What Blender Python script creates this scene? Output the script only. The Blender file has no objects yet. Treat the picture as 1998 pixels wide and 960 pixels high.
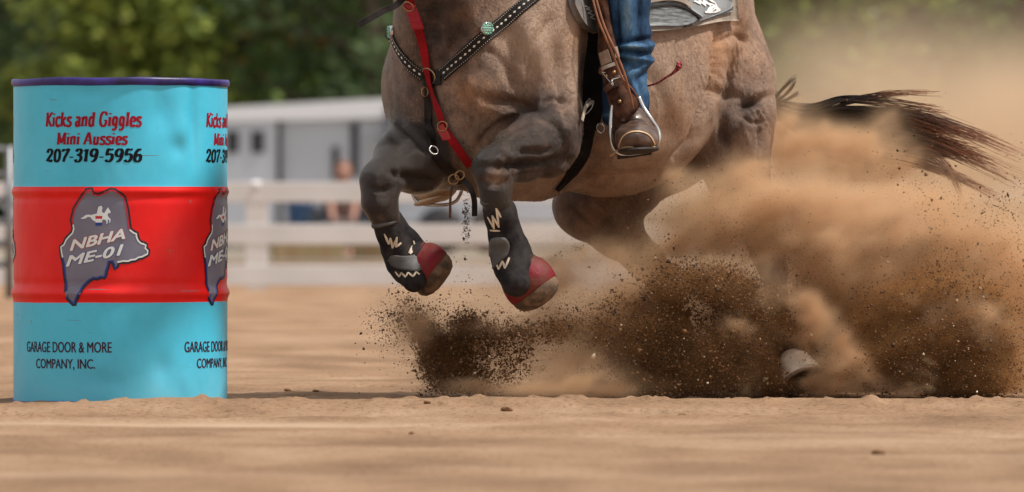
import bpy, bmesh, math, random
import numpy as np
from mathutils import Vector, Matrix
from mathutils.bvhtree import BVHTree
R = math.radians
rng = np.random.default_rng(7); random.seed(7)
sc = bpy.context.scene
COL = sc.collection

# ------------------------------------------------------------------ camera, sky, sun, exposure
F = 13585.0      # focal length in photograph pixels (1998 wide)
HOR = 427.0      # horizon row
EYE = 0.5        # eye height above the sand
cam_d = bpy.data.cameras.new("camera"); cam = bpy.data.objects.new("camera", cam_d); COL.objects.link(cam)
cam.location = (0, 0, EYE); cam.rotation_euler = (R(90), 0, 0)
cam_d.sensor_width = 36.0; cam_d.lens = F/1998*36.0
cam_d.shift_y = -(480-HOR)/1998
cam_d.clip_start = 0.5; cam_d.clip_end = 2000
cam_d.dof.use_dof = True; cam_d.dof.focus_distance = 19.1; cam_d.dof.aperture_fstop = cam_d.lens/1000/0.044
sc.camera = cam
SUN_EL, SUN_AZ = 58, 100      # azimuth clockwise from +Y: from the right, slightly in front of the lens side
w = bpy.data.worlds.new("World"); sc.world = w; w.use_nodes = True
nt = w.node_tree; bg = nt.nodes["Background"]
sky = nt.nodes.new("ShaderNodeTexSky"); sky.sky_type = 'NISHITA'; sky.sun_disc = False
sky.sun_elevation = R(SUN_EL); sky.sun_rotation = R(SUN_AZ); sky.dust_density = 3.0; sky.air_density = 1.0
mx = nt.nodes.new("ShaderNodeMix"); mx.data_type = 'RGBA'; mx.inputs[0].default_value = 0.82
nt.links.new(sky.outputs[0], mx.inputs[6]); mx.inputs[7].default_value = (9.2, 8.8, 8.3, 1)   # thin bright cloud
nt.links.new(mx.outputs[2], bg.inputs[0]); bg.inputs[1].default_value = 0.093
sd = bpy.data.lights.new("sun", 'SUN'); sun = bpy.data.objects.new("sun", sd); COL.objects.link(sun)
sd.energy = 4.5; sd.angle = R(5); sd.color = (1.0, 0.94, 0.85)
az, el = R(SUN_AZ), R(SUN_EL)
dirv = Vector((math.sin(az)*math.cos(el), math.cos(az)*math.cos(el), math.sin(el)))
sun.rotation_euler = dirv.to_track_quat('Z', 'Y').to_euler(); sun.location = dirv*30
sc.view_settings.view_transform = 'Standard'; sc.view_settings.look = 'None'
sc.view_settings.exposure = -0.08; sc.view_settings.gamma = 1.0; sc.view_settings.use_curve_mapping = False
cy = sc.cycles
cy.max_bounces = 8; cy.diffuse_bounces = 3; cy.glossy_bounces = 2; cy.transmission_bounces = 2
cy.volume_bounces = 4; cy.transparent_max_bounces = 8
cy.use_denoising = True; cy.denoiser = 'OPENIMAGEDENOISE'
cy.volume_step_rate = 1.0; cy.volume_max_steps = 256
cy.sample_clamp_indirect = 6

# ------------------------------------------------------------------ helpers
Y0 = 19.4
def W(px, py, dy=0.0):
    """world point seen at photograph pixel (px,py) at depth Y0+dy"""
    Y = Y0+dy
    return np.array([(px-999)*Y/F, Y, EYE+(HOR-py)*Y/F])
S = Y0/F         # metres per photograph pixel near the horse

def link(o, parent=None):
    COL.objects.link(o)
    if parent is not None: o.parent = parent
    return o
def tag(o, label=None, cat=None, group=None, kind=None):
    if label: o["label"] = label
    if cat: o["category"] = cat
    if group: o["group"] = group
    if kind: o["kind"] = kind
    return o
def empty(name, label, cat, loc=(0, 0, 0), group=None):
    o = bpy.data.objects.new(name, None); o.empty_display_size = 0.1
    o.location = loc; link(o); return tag(o, label, cat, group)
def mesh_np(name, V, Fc, mat, parent=None, smooth=True, world=True):
    """V world coords; if the parent is an Empty at loc, shift so world position is kept"""
    V = np.asarray(V, dtype=np.float64)
    m = bpy.data.meshes.new(name)
    off = np.array(parent_loc(parent))
    Fc = Fc if isinstance(Fc, list) else Fc.tolist()
    m.from_pydata((V-off).tolist(), [], Fc)
    if smooth: m.shade_smooth()
    if mat is not None: m.materials.append(mat)
    m.update()
    o = bpy.data.objects.new(name, m); return link(o, parent)
def parent_loc(p):
    l = Vector((0, 0, 0))
    while p is not None: l = l+p.location; p = p.parent
    return l
def fast_mesh(name, V, Fc, mat, parent=None, smooth=False):
    """large uniform-face mesh"""
    m = bpy.data.meshes.new(name); k = Fc.shape[1]; n = len(Fc)
    off = np.array(parent_loc(parent))
    m.vertices.add(len(V)); m.vertices.foreach_set("co", (np.asarray(V)-off).astype(np.float32).ravel())
    m.loops.add(n*k); m.loops.foreach_set("vertex_index", Fc.astype(np.int32).ravel())
    m.polygons.add(n); m.polygons.foreach_set("loop_start", np.arange(0, n*k, k, dtype=np.int32))
    try: m.polygons.foreach_set("loop_total", np.full(n, k, dtype=np.int32))
    except Exception: pass
    m.update(calc_edges=True); m.validate()
    if smooth: m.shade_smooth()
    if mat is not None: m.materials.append(mat)
    o = bpy.data.objects.new(name, m); return link(o, parent)
def set_attr(o, name, arr):
    a = o.data.attributes.new(name, 'FLOAT', 'POINT'); a.data.foreach_set("value", np.asarray(arr, dtype=np.float32))
def merge(parts):
    V, Fc, n = [], [], 0
    for v, f in parts:
        V.append(np.asarray(v)); Fc += [tuple(i+n for i in q) for q in f]; n += len(v)
    return np.vstack(V), Fc

# noise ------------------------------------------------------------
_tab = np.random.default_rng(3).random(1 << 16).astype(np.float32)
def _h(ix, iy, iz): return _tab[((ix*73856093) ^ (iy*19349663) ^ (iz*83492791)) & 0xFFFF]
def vnoise(P, s=1.0):
    P = np.asarray(P, dtype=np.float32)*s + 100.0
    i = np.floor(P).astype(np.int64); f = P-i; f = f*f*(3-2*f)
    x, y, z = i[..., 0], i[..., 1], i[..., 2]; fx, fy, fz = f[..., 0], f[..., 1], f[..., 2]
    def L(a, b, t): return a+(b-a)*t
    return L(L(L(_h(x, y, z), _h(x+1, y, z), fx), L(_h(x, y+1, z), _h(x+1, y+1, z), fx), fy),
             L(L(_h(x, y, z+1), _h(x+1, y, z+1), fx), L(_h(x, y+1, z+1), _h(x+1, y+1, z+1), fx), fy), fz)*2-1
def fbm(P, s=1.0, octs=4, g=0.5):
    r = 0; a = 1; t = 0
    for k in range(octs): r = r+a*vnoise(P+17.3*k, s*2.03**k); t += a; a *= g
    return r/t

# signed distance fields -------------------------------------------
def seg(pts, k=0.02, tone=None):
    """tapered chain through (px,py,dy,r_px[,tone])"""
    out = []
    for a, b in zip(pts[:-1], pts[1:]):
        out.append(dict(t='c', a=W(*a[:3]), b=W(*b[:3]), ra=a[3]*S, rb=b[3]*S, k=k,
                        ta=(a[4] if len(a) > 4 else tone or 0), tb=(b[4] if len(b) > 4 else tone or 0)))
    return out
def ell(px, py, dy, rx, ry, rz, yaw=0, roll=0, k=0.03, tone=0):
    """ellipsoid, radii in px; yaw about z, roll in the image plane (degrees)"""
    M = Matrix.Rotation(R(roll), 3, 'Y') @ Matrix.Rotation(R(yaw), 3, 'Z')
    return [dict(t='e', c=W(px, py, dy), r=np.array([rx, ry, rz])*S, M=np.array(M), k=k, ta=tone, tb=tone)]
def prim_d(p, P):
    if p['t'] == 'c':
        a, b = p['a'], p['b']; ba = b-a; l2 = float(ba@ba)
        t = np.clip(((P-a)@ba)/l2, 0, 1)
        d = np.sqrt(((P-a-t[..., None]*ba)**2).sum(-1)) - (p['ra']+(p['rb']-p['ra'])*t)
        return d, p['ta']+(p['tb']-p['ta'])*t
    q = (P-p['c'])@p['M']
    k0 = np.sqrt(((q/p['r'])**2).sum(-1)); k1 = np.sqrt(((q/p['r']**2)**2).sum(-1))+1e-9
    return k0*(k0-1)/k1, np.full(P.shape[:-1], float(p['ta']))
def prim_box(p):
    if p['t'] == 'c':
        r = max(p['ra'], p['rb']); return np.minimum(p['a'], p['b'])-r, np.maximum(p['a'], p['b'])+r
    r = p['r'].max(); return p['c']-r, p['c']+r
def sdf_mesh(prims, vox, warp=None, cuts=()):
    los, his = zip(*[prim_box(p) for p in prims])
    lo = np.min(los, 0)-4*vox; hi = np.max(his, 0)+4*vox
    n = np.ceil((hi-lo)/vox).astype(int)+1
    ax = [lo[i]+vox*np.arange(n[i]) for i in range(3)]
    D = np.full(n, 0.2, dtype=np.float32)
    for p in list(prims)+list(cuts):
        bl, bh = prim_box(p); m = p['k']+4*vox
        i0 = np.clip(np.floor((bl-m-lo)/vox).astype(int), 0, n-1); i1 = np.clip(np.ceil((bh+m-lo)/vox).astype(int)+1, 1, n)
        G = np.stack(np.meshgrid(*[ax[i][i0[i]:i1[i]] for i in range(3)], indexing='ij'), -1).astype(np.float32)
        d = prim_d(p, G)[0].astype(np.float32)
        s = D[i0[0]:i1[0], i0[1]:i1[1], i0[2]:i1[2]]; k = p['k']
        if p.get('cut'):
            h = np.maximum(k-np.abs(s+d), 0)/k; s[...] = np.maximum(s, -d)+h*h*k*0.25
        else:
            h = np.maximum(k-np.abs(s-d), 0)/k; s[...] = np.minimum(s, d)-h*h*k*0.25
    # surface nets
    neg = D < 0
    c = [neg[a:n[0]-1+a, b:n[1]-1+b, g:n[2]-1+g] for a in (0, 1) for b in (0, 1) for g in (0, 1)]
    cnt = sum(x.astype(np.int8) for x in c); act = (cnt > 0) & (cnt < 8)
    I = np.argwhere(act); idx = np.full(act.shape, -1, dtype=np.int64); idx[act] = np.arange(len(I))
    acc = np.zeros((len(I), 3)); ne = np.zeros(len(I))
    offs = [(a, b, g) for a in (0, 1) for b in (0, 1) for g in (0, 1)]
    val = {o: D[I[:, 0]+o[0], I[:, 1]+o[1], I[:, 2]+o[2]] for o in offs}
    for o in offs:
        for d_ in range(3):
            if o[d_] == 0:
                q = list(o); q[d_] = 1; q = tuple(q)
                va, vb = val[o], val[q]; cr = (va < 0) != (vb < 0)
                t = np.where(cr, va/(np.where(cr, va-vb, 1)), 0)
                pnt = np.array(o, float)[None, :].repeat(len(I), 0); pnt[:, d_] = t
                acc[cr] += pnt[cr]; ne[cr] += 1
    V = lo+(I+acc/ne[:, None])*vox
    quads = []
    for d_ in range(3):
        u, v = (d_+1) % 3, (d_+2) % 3
        sl0 = [slice(None)]*3; sl1 = [slice(None)]*3
        sl0[d_] = slice(0, n[d_]-1); sl1[d_] = slice(1, n[d_])
        a = neg[tuple(sl0)]; b = neg[tuple(sl1)]
        E = np.argwhere(a != b); ok = (E[:, u] > 0) & (E[:, v] > 0) & (E[:, u] < n[u]-1) & (E[:, v] < n[v]-1); E = E[ok]
        fl = a[E[:, 0], E[:, 1], E[:, 2]]
        def at(du, dv):
            q = E.copy(); q[:, u] -= du; q[:, v] -= dv; return idx[q[:, 0], q[:, 1], q[:, 2]]
        Q = np.stack([at(0, 0), at(1, 0), at(1, 1), at(0, 1)], 1)
        Q[~fl] = Q[~fl][:, ::-1]
        quads.append(Q)
    Q = np.vstack(quads)
    return V, Q
def vert_tone(prims, V, s=0.02):
    num = np.zeros(len(V)); den = np.zeros(len(V))
    for i in range(0, 1):
        for p in prims:
            d, t = prim_d(p, V); wgt = np.exp(-np.clip(d, -0.05, 1)/s); num += wgt*t; den += wgt
    return num/den
def relax(V, Q, it=2, lam=0.5):
    A = np.vstack([Q[:, [0, 1]], Q[:, [1, 2]], Q[:, [2, 3]], Q[:, [3, 0]]])
    for _ in range(it):
        s = np.zeros_like(V); c = np.zeros(len(V))
        for i, j in ((0, 1), (1, 0)):
            for k in range(3): s[:, k] += np.bincount(A[:, i], V[A[:, j], k], len(V))
            c += np.bincount(A[:, i], minlength=len(V))
        V = V+lam*(s/np.maximum(c, 1)[:, None]-V)
    return V
def normals(V, Q):
    n = np.cross(V[Q[:, 2]]-V[Q[:, 0]], V[Q[:, 3]]-V[Q[:, 1]]); N = np.zeros_like(V)
    for i in range(4):
        for k in range(3): N[:, k] += np.bincount(Q[:, i], n[:, k], len(V))
    return N/np.maximum(np.linalg.norm(N, axis=1), 1e-12)[:, None]

# materials ---------------------------------------------------------
def mat(name, col, rough=0.6, metal=0.0, bump=0.0, bscale=40, var=0.0, vscale=8, spec=0.5, col2=None, stretch=None, sheen=0.0, coat=0.0):
    m = bpy.data.materials.new(name); m.use_nodes = True; nt = m.node_tree; b = nt.nodes["Principled BSDF"]
    b.inputs["Base Color"].default_value = (*col, 1); b.inputs["Roughness"].default_value = rough
    b.inputs["Metallic"].default_value = metal; b.inputs["Specular IOR Level"].default_value = spec
    b.inputs["Sheen Weight"].default_value = sheen; b.inputs["Coat Weight"].default_value = coat
    tc = nt.nodes.new("ShaderNodeTexCoord"); mp = nt.nodes.new("ShaderNodeMapping")
    nt.links.new(tc.outputs["Object"], mp.inputs[0])
    if stretch: mp.inputs["Scale"].default_value = stretch
    if var > 0 or col2:
        n = nt.nodes.new("ShaderNodeTexNoise"); n.inputs["Scale"].default_value = vscale; n.inputs["Detail"].default_value = 5
        nt.links.new(mp.outputs[0], n.inputs[0])
        r = nt.nodes.new("ShaderNodeValToRGB"); r.color_ramp.elements[0].position = 0.38; r.color_ramp.elements[1].position = 0.62
        c2 = col2 if col2 else tuple(min(1, c*(1+var)) for c in col); c1 = col if col2 else tuple(c*(1-var) for c in col)
        r.color_ramp.elements[0].color = (*c1, 1); r.color_ramp.elements[1].color = (*c2, 1)
        nt.links.new(n.outputs[0], r.inputs[0]); nt.links.new(r.outputs[0], b.inputs["Base Color"])
    if bump > 0:
        n = nt.nodes.new("ShaderNodeTexNoise"); n.inputs["Scale"].default_value = bscale; n.inputs["Detail"].default_value = 6
        nt.links.new(mp.outputs[0], n.inputs[0])
        bp = nt.nodes.new("ShaderNodeBump"); bp.inputs["Distance"].default_value = bump; bp.inputs["Strength"].default_value = 1
        nt.links.new(n.outputs[0], bp.inputs["Height"]); nt.links.new(bp.outputs[0], b.inputs["Normal"])
    return m
def N(nt, t, **kw):
    n = nt.nodes.new(t)
    for k, v in kw.items(): setattr(n, k, v)
    return n
def ramp(nt, fac, stops):
    r = N(nt, "ShaderNodeValToRGB"); e = r.color_ramp.elements
    while len(e) < len(stops): e.new(0.5)
    for x, (p, c) in zip(e, stops): x.position = p; x.color = (*c, 1) if len(c) == 3 else c
    nt.links.new(fac, r.inputs[0]); return r.outputs[0]
def mixc(nt, f, a, b, mode='MIX'):
    m = N(nt, "ShaderNodeMix", data_type='RGBA', blend_type=mode)
    for s, v in ((0, f), (6, a), (7, b)):
        if hasattr(v, 'is_output') or hasattr(v, 'node'): nt.links.new(v, m.inputs[s])
        else: m.inputs[s].default_value = v if s == 0 else (*v, 1)
    return m.outputs[2]

# generic solids ----------------------------------------------------
def box(c, s, rz=0.0, bev=0.0):
    """returns verts/faces of a box, bevelled through bmesh"""
    bm = bmesh.new(); bmesh.ops.create_cube(bm, size=1)
    bmesh.ops.scale(bm, vec=s, verts=bm.verts)
    if bev > 0: bmesh.ops.bevel(bm, geom=bm.edges[:], offset=bev, segments=2, affect='EDGES', profile=0.6)
    bmesh.ops.rotate(bm, cent=(0, 0, 0), matrix=Matrix.Rotation(rz, 3, 'Z'), verts=bm.verts)
    bm.verts.index_update()
    v = np.array([x.co[:] for x in bm.verts])+np.array(c); f = [tuple(y.index for y in x.verts) for x in bm.faces]
    bm.free(); return v, f
def tube(pts, rad, n=10, caps=True, flat=1.0):
    pts = np.asarray(pts, float); m = len(pts); rad = np.broadcast_to(rad, (m,))
    T = np.gradient(pts, axis=0); T /= np.linalg.norm(T, axis=1)[:, None]+1e-12
    up = np.array([0, 0, 1.0]) if abs(T[0][2]) < 0.9 else np.array([0, 1.0, 0])
    V = []; a = np.cross(T[0], up); a /= np.linalg.norm(a)
    for i in range(m):
        a = a-T[i]*(a@T[i]); a /= np.linalg.norm(a); b = np.cross(T[i], a)
        for k in range(n):
            th = 2*math.pi*k/n; V.append(pts[i]+rad[i]*(math.cos(th)*a+flat*math.sin(th)*b))
    Fc = [(i*n+k, i*n+(k+1) % n, (i+1)*n+(k+1) % n, (i+1)*n+k) for i in range(m-1) for k in range(n)]
    if caps: Fc += [tuple(range(n))[::-1], tuple((m-1)*n+k for k in range(n))]
    return np.array(V), Fc
def spline(pts, n=40):
    """Catmull-Rom through points"""
    P = np.asarray(pts, float); P = np.vstack([2*P[0]-P[1], P, 2*P[-1]-P[-2]]); m = len(P)-3
    out = []
    for t in np.linspace(0, m-1e-6, n):
        i = int(t); u = t-i; p0, p1, p2, p3 = P[i:i+4]
        out.append(0.5*((2*p1)+(-p0+p2)*u+(2*p0-5*p1+4*p2-p3)*u*u+(-p0+3*p1-3*p2+p3)*u**3))
    return np.array(out)
def lathe(prof, c, axis, n=32, sx=1.0, caps=False):
    """profile [(r,h)] about an axis through c"""
    axis = np.array(axis, float); axis /= np.linalg.norm(axis)
    a = np.cross(axis, [0, 1, 0]); a = a/np.linalg.norm(a) if np.linalg.norm(a) > 1e-3 else np.array([1., 0, 0]); b = np.cross(axis, a)
    V = [np.array(c)+axis*h+r*(math.cos(2*math.pi*k/n)*a*sx+math.sin(2*math.pi*k/n)*b) for r, h in prof for k in range(n)]
    Fc = [(i*n+k, i*n+(k+1) % n, (i+1)*n+(k+1) % n, (i+1)*n+k) for i in range(len(prof)-1) for k in range(n)]
    if caps: Fc += [tuple(range(n))[::-1], tuple((len(prof)-1)*n+k for k in range(n))]
    return np.array(V), Fc
# ------------------------------------------------------------------ GROUND
def ground_h(X, Y):
    P = np.stack([X, Y, np.zeros_like(X)], -1)
    near = np.exp(-((Y-18.5)/6.5)**2)
    far = np.clip((26-Y)/5, 0, 1)
    h = 0.006*fbm(P*np.array([0.7, 0.45, 1]), 1.0, 3)                # broad undulation
    h += 0.0055*fbm(P*np.array([1.6, 1.3, 1]), 2.2, 4)*(0.25+far)    # harrowed ripples
    h += 0.0030*np.abs(fbm(P*np.array([1.0, 0.8, 1]), 7.0, 3))*np.exp(-((Y-20.6)/2.6)**2)+0.0020*np.abs(fbm(P*np.array([1.0, 0.7, 1]), 13.0, 3))*near
    # scuffed edge of the track round the barrel: a low ridge, then a shallow trough in front of it
    yc = 18.55+0.14*np.sin(X*1.7+0.5)+0.10*fbm(P, 1.3, 2)+0.22*np.clip(X, 0, 2)
    d = Y-yc
    h += (0.017+0.008*fbm(P*np.array([1, .4, 1]), 1.6, 2))*np.exp(-(d/0.24)**2)*np.clip((X+1.6)/0.6, 0.35, 1)
    h -= 0.012*np.exp(-((d+0.75)/0.35)**2)
    h += 0.004*np.exp(-((d+1.25)/0.18)**2)*(0.5+fbm(P, 2.0, 2))
    # clods on the ridge
    cl = np.clip(fbm(P*np.array([1, 0.55, 1]), 22.0, 2)-0.28, 0, 1)
    h += 0.024*cl*np.exp(-((Y-18.7)/1.0)**2)
    # hoof prints and scrapes
    for hx, hy, hr in ((-0.42, 20.6, .075), (-0.30, 21.4, .07), (-0.55, 22.0, .075), (-0.1, 19.3, .07), (0.35, 18.2, .08), (0.9, 17.9, .075), (-0.75, 17.8, .08), (-0.2, 16.9, .07), (1.05, 18.7, .08), (-1.3, 18.0, .07), (-0.62, 19.6, .07)):
        q = np.sqrt((X-hx)**2+((Y-hy)*0.75)**2)/hr; h = h-0.016*np.exp(-(q/0.8)**4)+0.003*np.exp(-((q-1.15)/0.3)**2)
    # sand banked against the barrel foot
    bx_ = (235-999)*19.0/F; rr = np.sqrt((X-bx_)**2+(Y-19.0)**2)
    h = np.where(rr < 0.6, h*np.clip((rr-0.25)/0.3, 0.25, 1), h)
    h += (0.006+0.008*fbm(P, 9, 3))*np.exp(-((rr-0.32)/0.06)**2)*np.clip((bx_+0.16-X)/0.12, 0.1, 1)
    # a second, sharper rake line and its crest
    d2 = Y-(17.35+0.16*np.sin(X*2.3+1.0)+0.1*fbm(P, 1.7, 2)); h += 0.013*np.exp(-(d2/0.10)**2)*np.clip(0.6+fbm(P*np.array([1, .3, 1]), 1.1, 2), 0.1, 1.3)
    return h
xs = np.concatenate([-np.geomspace(250, 2.2, 26), np.arange(-2.0, 2.3, 0.011), np.geomspace(2.5, 250, 26)])
ys = np.concatenate([[-4, 2, 6, 9], np.arange(11.0, 24.0, 0.022), np.geomspace(24.2, 700, 60)])
GX, GY = np.meshgrid(xs, ys, indexing='xy')
GZ = ground_h(GX, GY)
gv = np.stack([GX, GY, GZ], -1).reshape(-1, 3); nx, ny = len(xs), len(ys)
ii = (np.arange(ny-1)[:, None]*nx+np.arange(nx-1)[None, :]).ravel()
gf = np.stack([ii, ii+1, ii+nx+1, ii+nx], 1)
def ground_mat():
    m = bpy.data.materials.new("arena_sand"); m.use_nodes = True; nt = m.node_tree; b = nt.nodes["Principled BSDF"]
    g = N(nt, "ShaderNodeNewGeometry")
    mp = N(nt, "ShaderNodeMapping"); nt.links.new(g.outputs["Position"], mp.inputs[0]); mp.inputs["Scale"].default_value = (1, 0.5, 1)
    def noise(s, d=5, rough=0.55):
        n = N(nt, "ShaderNodeTexNoise"); n.inputs["Scale"].default_value = s; n.inputs["Detail"].default_value = d; n.inputs["Roughness"].default_value = rough
        nt.links.new(mp.outputs[0], n.inputs[0]); return n.outputs[0]
    base = ramp(nt, noise(2.5, 6), [(0.3, (0.245, 0.150, 0.090)), (0.5, (0.345, 0.216, 0.133)), (0.72, (0.46, 0.31, 0.205))])
    fine = ramp(nt, noise(60, 4, 0.7), [(0.30, (0.58, 0.53, 0.48)), (0.48, (0.98, 0.98, 0.98)), (0.75, (1.14, 1.14, 1.14))])
    c = mixc(nt, 1.0, base, fine, 'MULTIPLY')
    mark = ramp(nt, noise(9, 3, 0.6), [(0.66, (1, 1, 1)), (0.76, (0.62, 0.54, 0.47))])
    c = mixc(nt, 0.8, c, mark, 'MULTIPLY')
    pa = N(nt, "ShaderNodeAttribute", attribute_name="dry"); c = mixc(nt, pa.outputs["Fac"], c, (0.62, 0.46, 0.33))
    da = N(nt, "ShaderNodeAttribute", attribute_name="damp"); c = mixc(nt, da.outputs["Fac"], c, (0.17, 0.10, 0.058))
    nt.links.new(c, b.inputs["Base Color"]); b.inputs["Roughness"].default_value = 0.95; b.inputs["Specular IOR Level"].default_value = 0.15
    bp = N(nt, "ShaderNodeBump"); bp.inputs["Distance"].default_value = 0.008; nt.links.new(noise(60, 8, 0.8), bp.inputs["Height"])
    nt.links.new(bp.outputs[0], b.inputs["Normal"]); return m
ground = fast_mesh("ground", gv, gf, ground_mat(), smooth=True); tag(ground, kind="structure")
_P = np.stack([GX, GY, 0*GX], -1)
_dry = np.exp(-((GY-(16.95+0.10*np.sin(GX*2.1)+0.1*fbm(_P, 1.5, 2)))/0.16)**2)*np.clip(1.6*fbm(_P*np.array([1, .3, 1]), 1.4, 2)+0.25, 0, 0.8)+0.35*np.clip(fbm(_P*np.array([.5, 1.2, 1]), 1.6, 3)-0.25, 0, 1)*2*(GY < 30)
_damp = np.clip(fbm(_P*np.array([.55, 1.6, 1])+4, 2.2, 4)*1.5-0.34, 0, 0.38)*np.clip((40-GY)/8, 0, 1)*np.clip((GY-18.3)/1.0, 0.12, 1)+0.35*np.exp(-((GY-19.7)/0.5)**2)*np.clip((GX+0.4)/0.4, 0, 1)
set_attr(ground, "dry", np.clip(_dry, 0, .8).ravel()); set_attr(ground, "damp", np.clip(_damp, 0, .7).ravel())

# far side of the fence: a strip of mown grass and gravel beyond the arena
verge = mesh_np("gravel_verge", [(-90, 78, 0.02), (90, 78, 0.02), (200, 400, 0.02), (-200, 400, 0.02)], [(0, 1, 2, 3)],
                mat("verge_gravel", (0.26, 0.22, 0.18), 0.95, var=0.35, vscale=0.4), smooth=False); tag(verge, kind="structure")

# ------------------------------------------------------------------ BARREL
BR = 0.2915; BD = 19.0; BX = (235-999)*BD/F; BS = BD/F
def bz(py): return EYE+(HOR-py)*BS
BH = bz(157); bz0 = -0.008
def bead(z):
    r = 0.0
    for z0, a, s in ((bz(374), 0.0045, 0.009), (bz(571), 0.006, 0.012), (bz(372)-0.022, -0.002, 0.01), (bz(571)+0.026, -0.002, 0.012)):
        r = r+a*np.exp(-((z-z0)/s)**2)
    return r
dents = [(0.45, bz(222), -0.006, 0.13, 0.055), (0.66, bz(262), 0.004, 0.10, 0.05), (0.62, bz(290), -0.005, 0.09, 0.03), (-0.25, bz(185), -0.004, 0.22, 0.02),
         (0.80, bz(250), -0.006, 0.06, 0.09), (0.2, bz(640), -0.003, 0.12, 0.05), (0.45, bz(715), -0.004, 0.10, 0.04), (-0.6, bz(310), -0.003, 0.2, 0.04),
         (0.72, bz(745), 0.003, 0.08, 0.05), (-0.1, bz(740), -0.003, 0.2, 0.03)]
def bar_r(th, z):
    r = BR+bead(z)
    for a, z0, d, sa, sz in dents: r = r+1.5*d*np.exp(-(((th-a+math.pi) % (2*math.pi)-math.pi)/sa)**2-((z-z0)/sz)**2)
    P = np.stack([np.cos(th), np.sin(th), z*1.5+0*th], -1)
    m = np.clip((z-0.02)/0.05, 0, 1)
    return r+0.0008*fbm(P, 5.0, 2)*m+0.0005*fbm(P, 16.0, 2)*m
def bwrap(th, z, off):
    """th measured from the direction facing the camera, positive to the right"""
    r = bar_r(th, z)+off
    return np.stack([BX+r*np.sin(th), BD-r*np.cos(th), z], -1)
def bang(px): return math.asin(max(-1, min(1, (px-235)/(BR/BS))))-math.atan2(BX, BD)
barrel = empty("barrel", "light blue and red steel drum with printed sponsor lettering standing on the sand", "barrel", (BX, BD, 0))
def barrel_mat():
    m = bpy.data.materials.new("barrel_paint"); m.use_nodes = True; nt = m.node_tree; b = nt.nodes["Principled BSDF"]
    g = N(nt, "ShaderNodeNewGeometry"); sp = N(nt, "ShaderNodeSeparateXYZ"); nt.links.new(g.outputs["Position"], sp.inputs[0])
    n = N(nt, "ShaderNodeTexNoise"); n.inputs["Scale"].default_value = 3.0; n.inputs["Detail"].default_value = 6; nt.links.new(g.outputs["Position"], n.inputs[0])
    mr = N(nt, "ShaderNodeMath", operation='MULTIPLY_ADD'); nt.links.new(n.outputs[0], mr.inputs[0]); mr.inputs[1].default_value = 0.006; nt.links.new(sp.outputs[2], mr.inputs[2])
    dv = N(nt, "ShaderNodeMath", operation='DIVIDE'); nt.links.new(mr.outputs[0], dv.inputs[0]); dv.inputs[1].default_value = 1.0
    blue, red, navy = (0.070, 0.55, 0.80), (0.78, 0.003, 0.004), (0.03, 0.03, 0.25)
    r = N(nt, "ShaderNodeValToRGB"); r.color_ramp.interpolation = 'CONSTANT'; e = r.color_ramp.elements
    e.new(0.5); e.new(0.6)
    for x, (p, c) in zip(e, ((0.0, navy), (0.005, blue), (bz(591)+0.003, red), (bz(367)+0.003, blue))): x.position = p; x.color = (*c, 1)
    nt.links.new(dv.outputs[0], r.inputs[0])
    n2 = N(nt, "ShaderNodeTexNoise"); n2.inputs["Scale"].default_value = 7; n2.inputs["Detail"].default_value = 8; n2.inputs["Roughness"].default_value = 0.65
    nt.links.new(g.outputs["Position"], n2.inputs[0])
    wear = ramp(nt, n2.outputs[0], [(0.32, (0.91, 0.91, 0.91)), (0.48, (0.99, 0.99, 0.99)), (0.66, (1.04, 1.04, 1.04))])
    c = mixc(nt, 1.0, r.outputs[0], wear, 'MULTIPLY')
    # settled dust film near the foot and in blotches
    ds = N(nt, "ShaderNodeMapRange"); nt.links.new(sp.outputs[2], ds.inputs[0]); ds.inputs[1].default_value = 0.16; ds.inputs[2].default_value = 0.0; ds.inputs[3].default_value = 0.0; ds.inputs[4].default_value = 0.22
    mm = N(nt, "ShaderNodeMath", operation='MULTIPLY'); nt.links.new(ds.outputs[0], mm.inputs[0]); nt.links.new(n2.outputs[0], mm.inputs[1])
    c = mixc(nt, mm.outputs[0], c, (0.5, 0.36, 0.24))
    # thin dark scratches
    mp = N(nt, "ShaderNodeMapping"); nt.links.new(g.outputs["Position"], mp.inputs[0]); mp.inputs["Rotation"].default_value = (0, R(28), 0); mp.inputs["Scale"].default_value = (6, 6, 160)
    n3 = N(nt, "ShaderNodeTexNoise"); n3.inputs["Scale"].default_value = 1.0; n3.inputs["Detail"].default_value = 2; nt.links.new(mp.outputs[0], n3.inputs[0])
    sc_ = ramp(nt, n3.outputs[0], [(0.755, (0, 0, 0)), (0.775, (1, 1, 1))])
    c = mixc(nt, sc_, c, (0.12, 0.16, 0.17))
    n4 = N(nt, "ShaderNodeTexNoise"); n4.inputs["Scale"].default_value = 26; n4.inputs["Detail"].default_value = 5; n4.inputs["Roughness"].default_value = 0.7; nt.links.new(g.outputs["Position"], n4.inputs[0])
    chips = ramp(nt, n4.outputs[0], [(0.70, (0, 0, 0)), (0.715, (1, 1, 1))]); c = mixc(nt, chips, c, (0.20, 0.17, 0.15))
    film = ramp(nt, n2.outputs[0], [(0.50, (0, 0, 0)), (0.75, (0.05, 0.05, 0.05))]); c = mixc(nt, film, c, (0.52, 0.42, 0.32))
    nt.links.new(c, b.inputs["Base Color"]); b.inputs["Roughness"].default_value = 0.42; b.inputs["Specular IOR Level"].default_value = 0.4
    return m
nth, nz = 300, 260
th = np.linspace(-math.pi, math.pi, nth, endpoint=False); zz = np.linspace(bz0, BH-0.004, nz)
TH, ZZ = np.meshgrid(th, zz); bv = bwrap(TH, ZZ, 0).reshape(-1, 3)
bf = [(i*nth+k, i*nth+(k+1) % nth, (i+1)*nth+(k+1) % nth, (i+1)*nth+k) for i in range(nz-1) for k in range(nth)]
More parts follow.
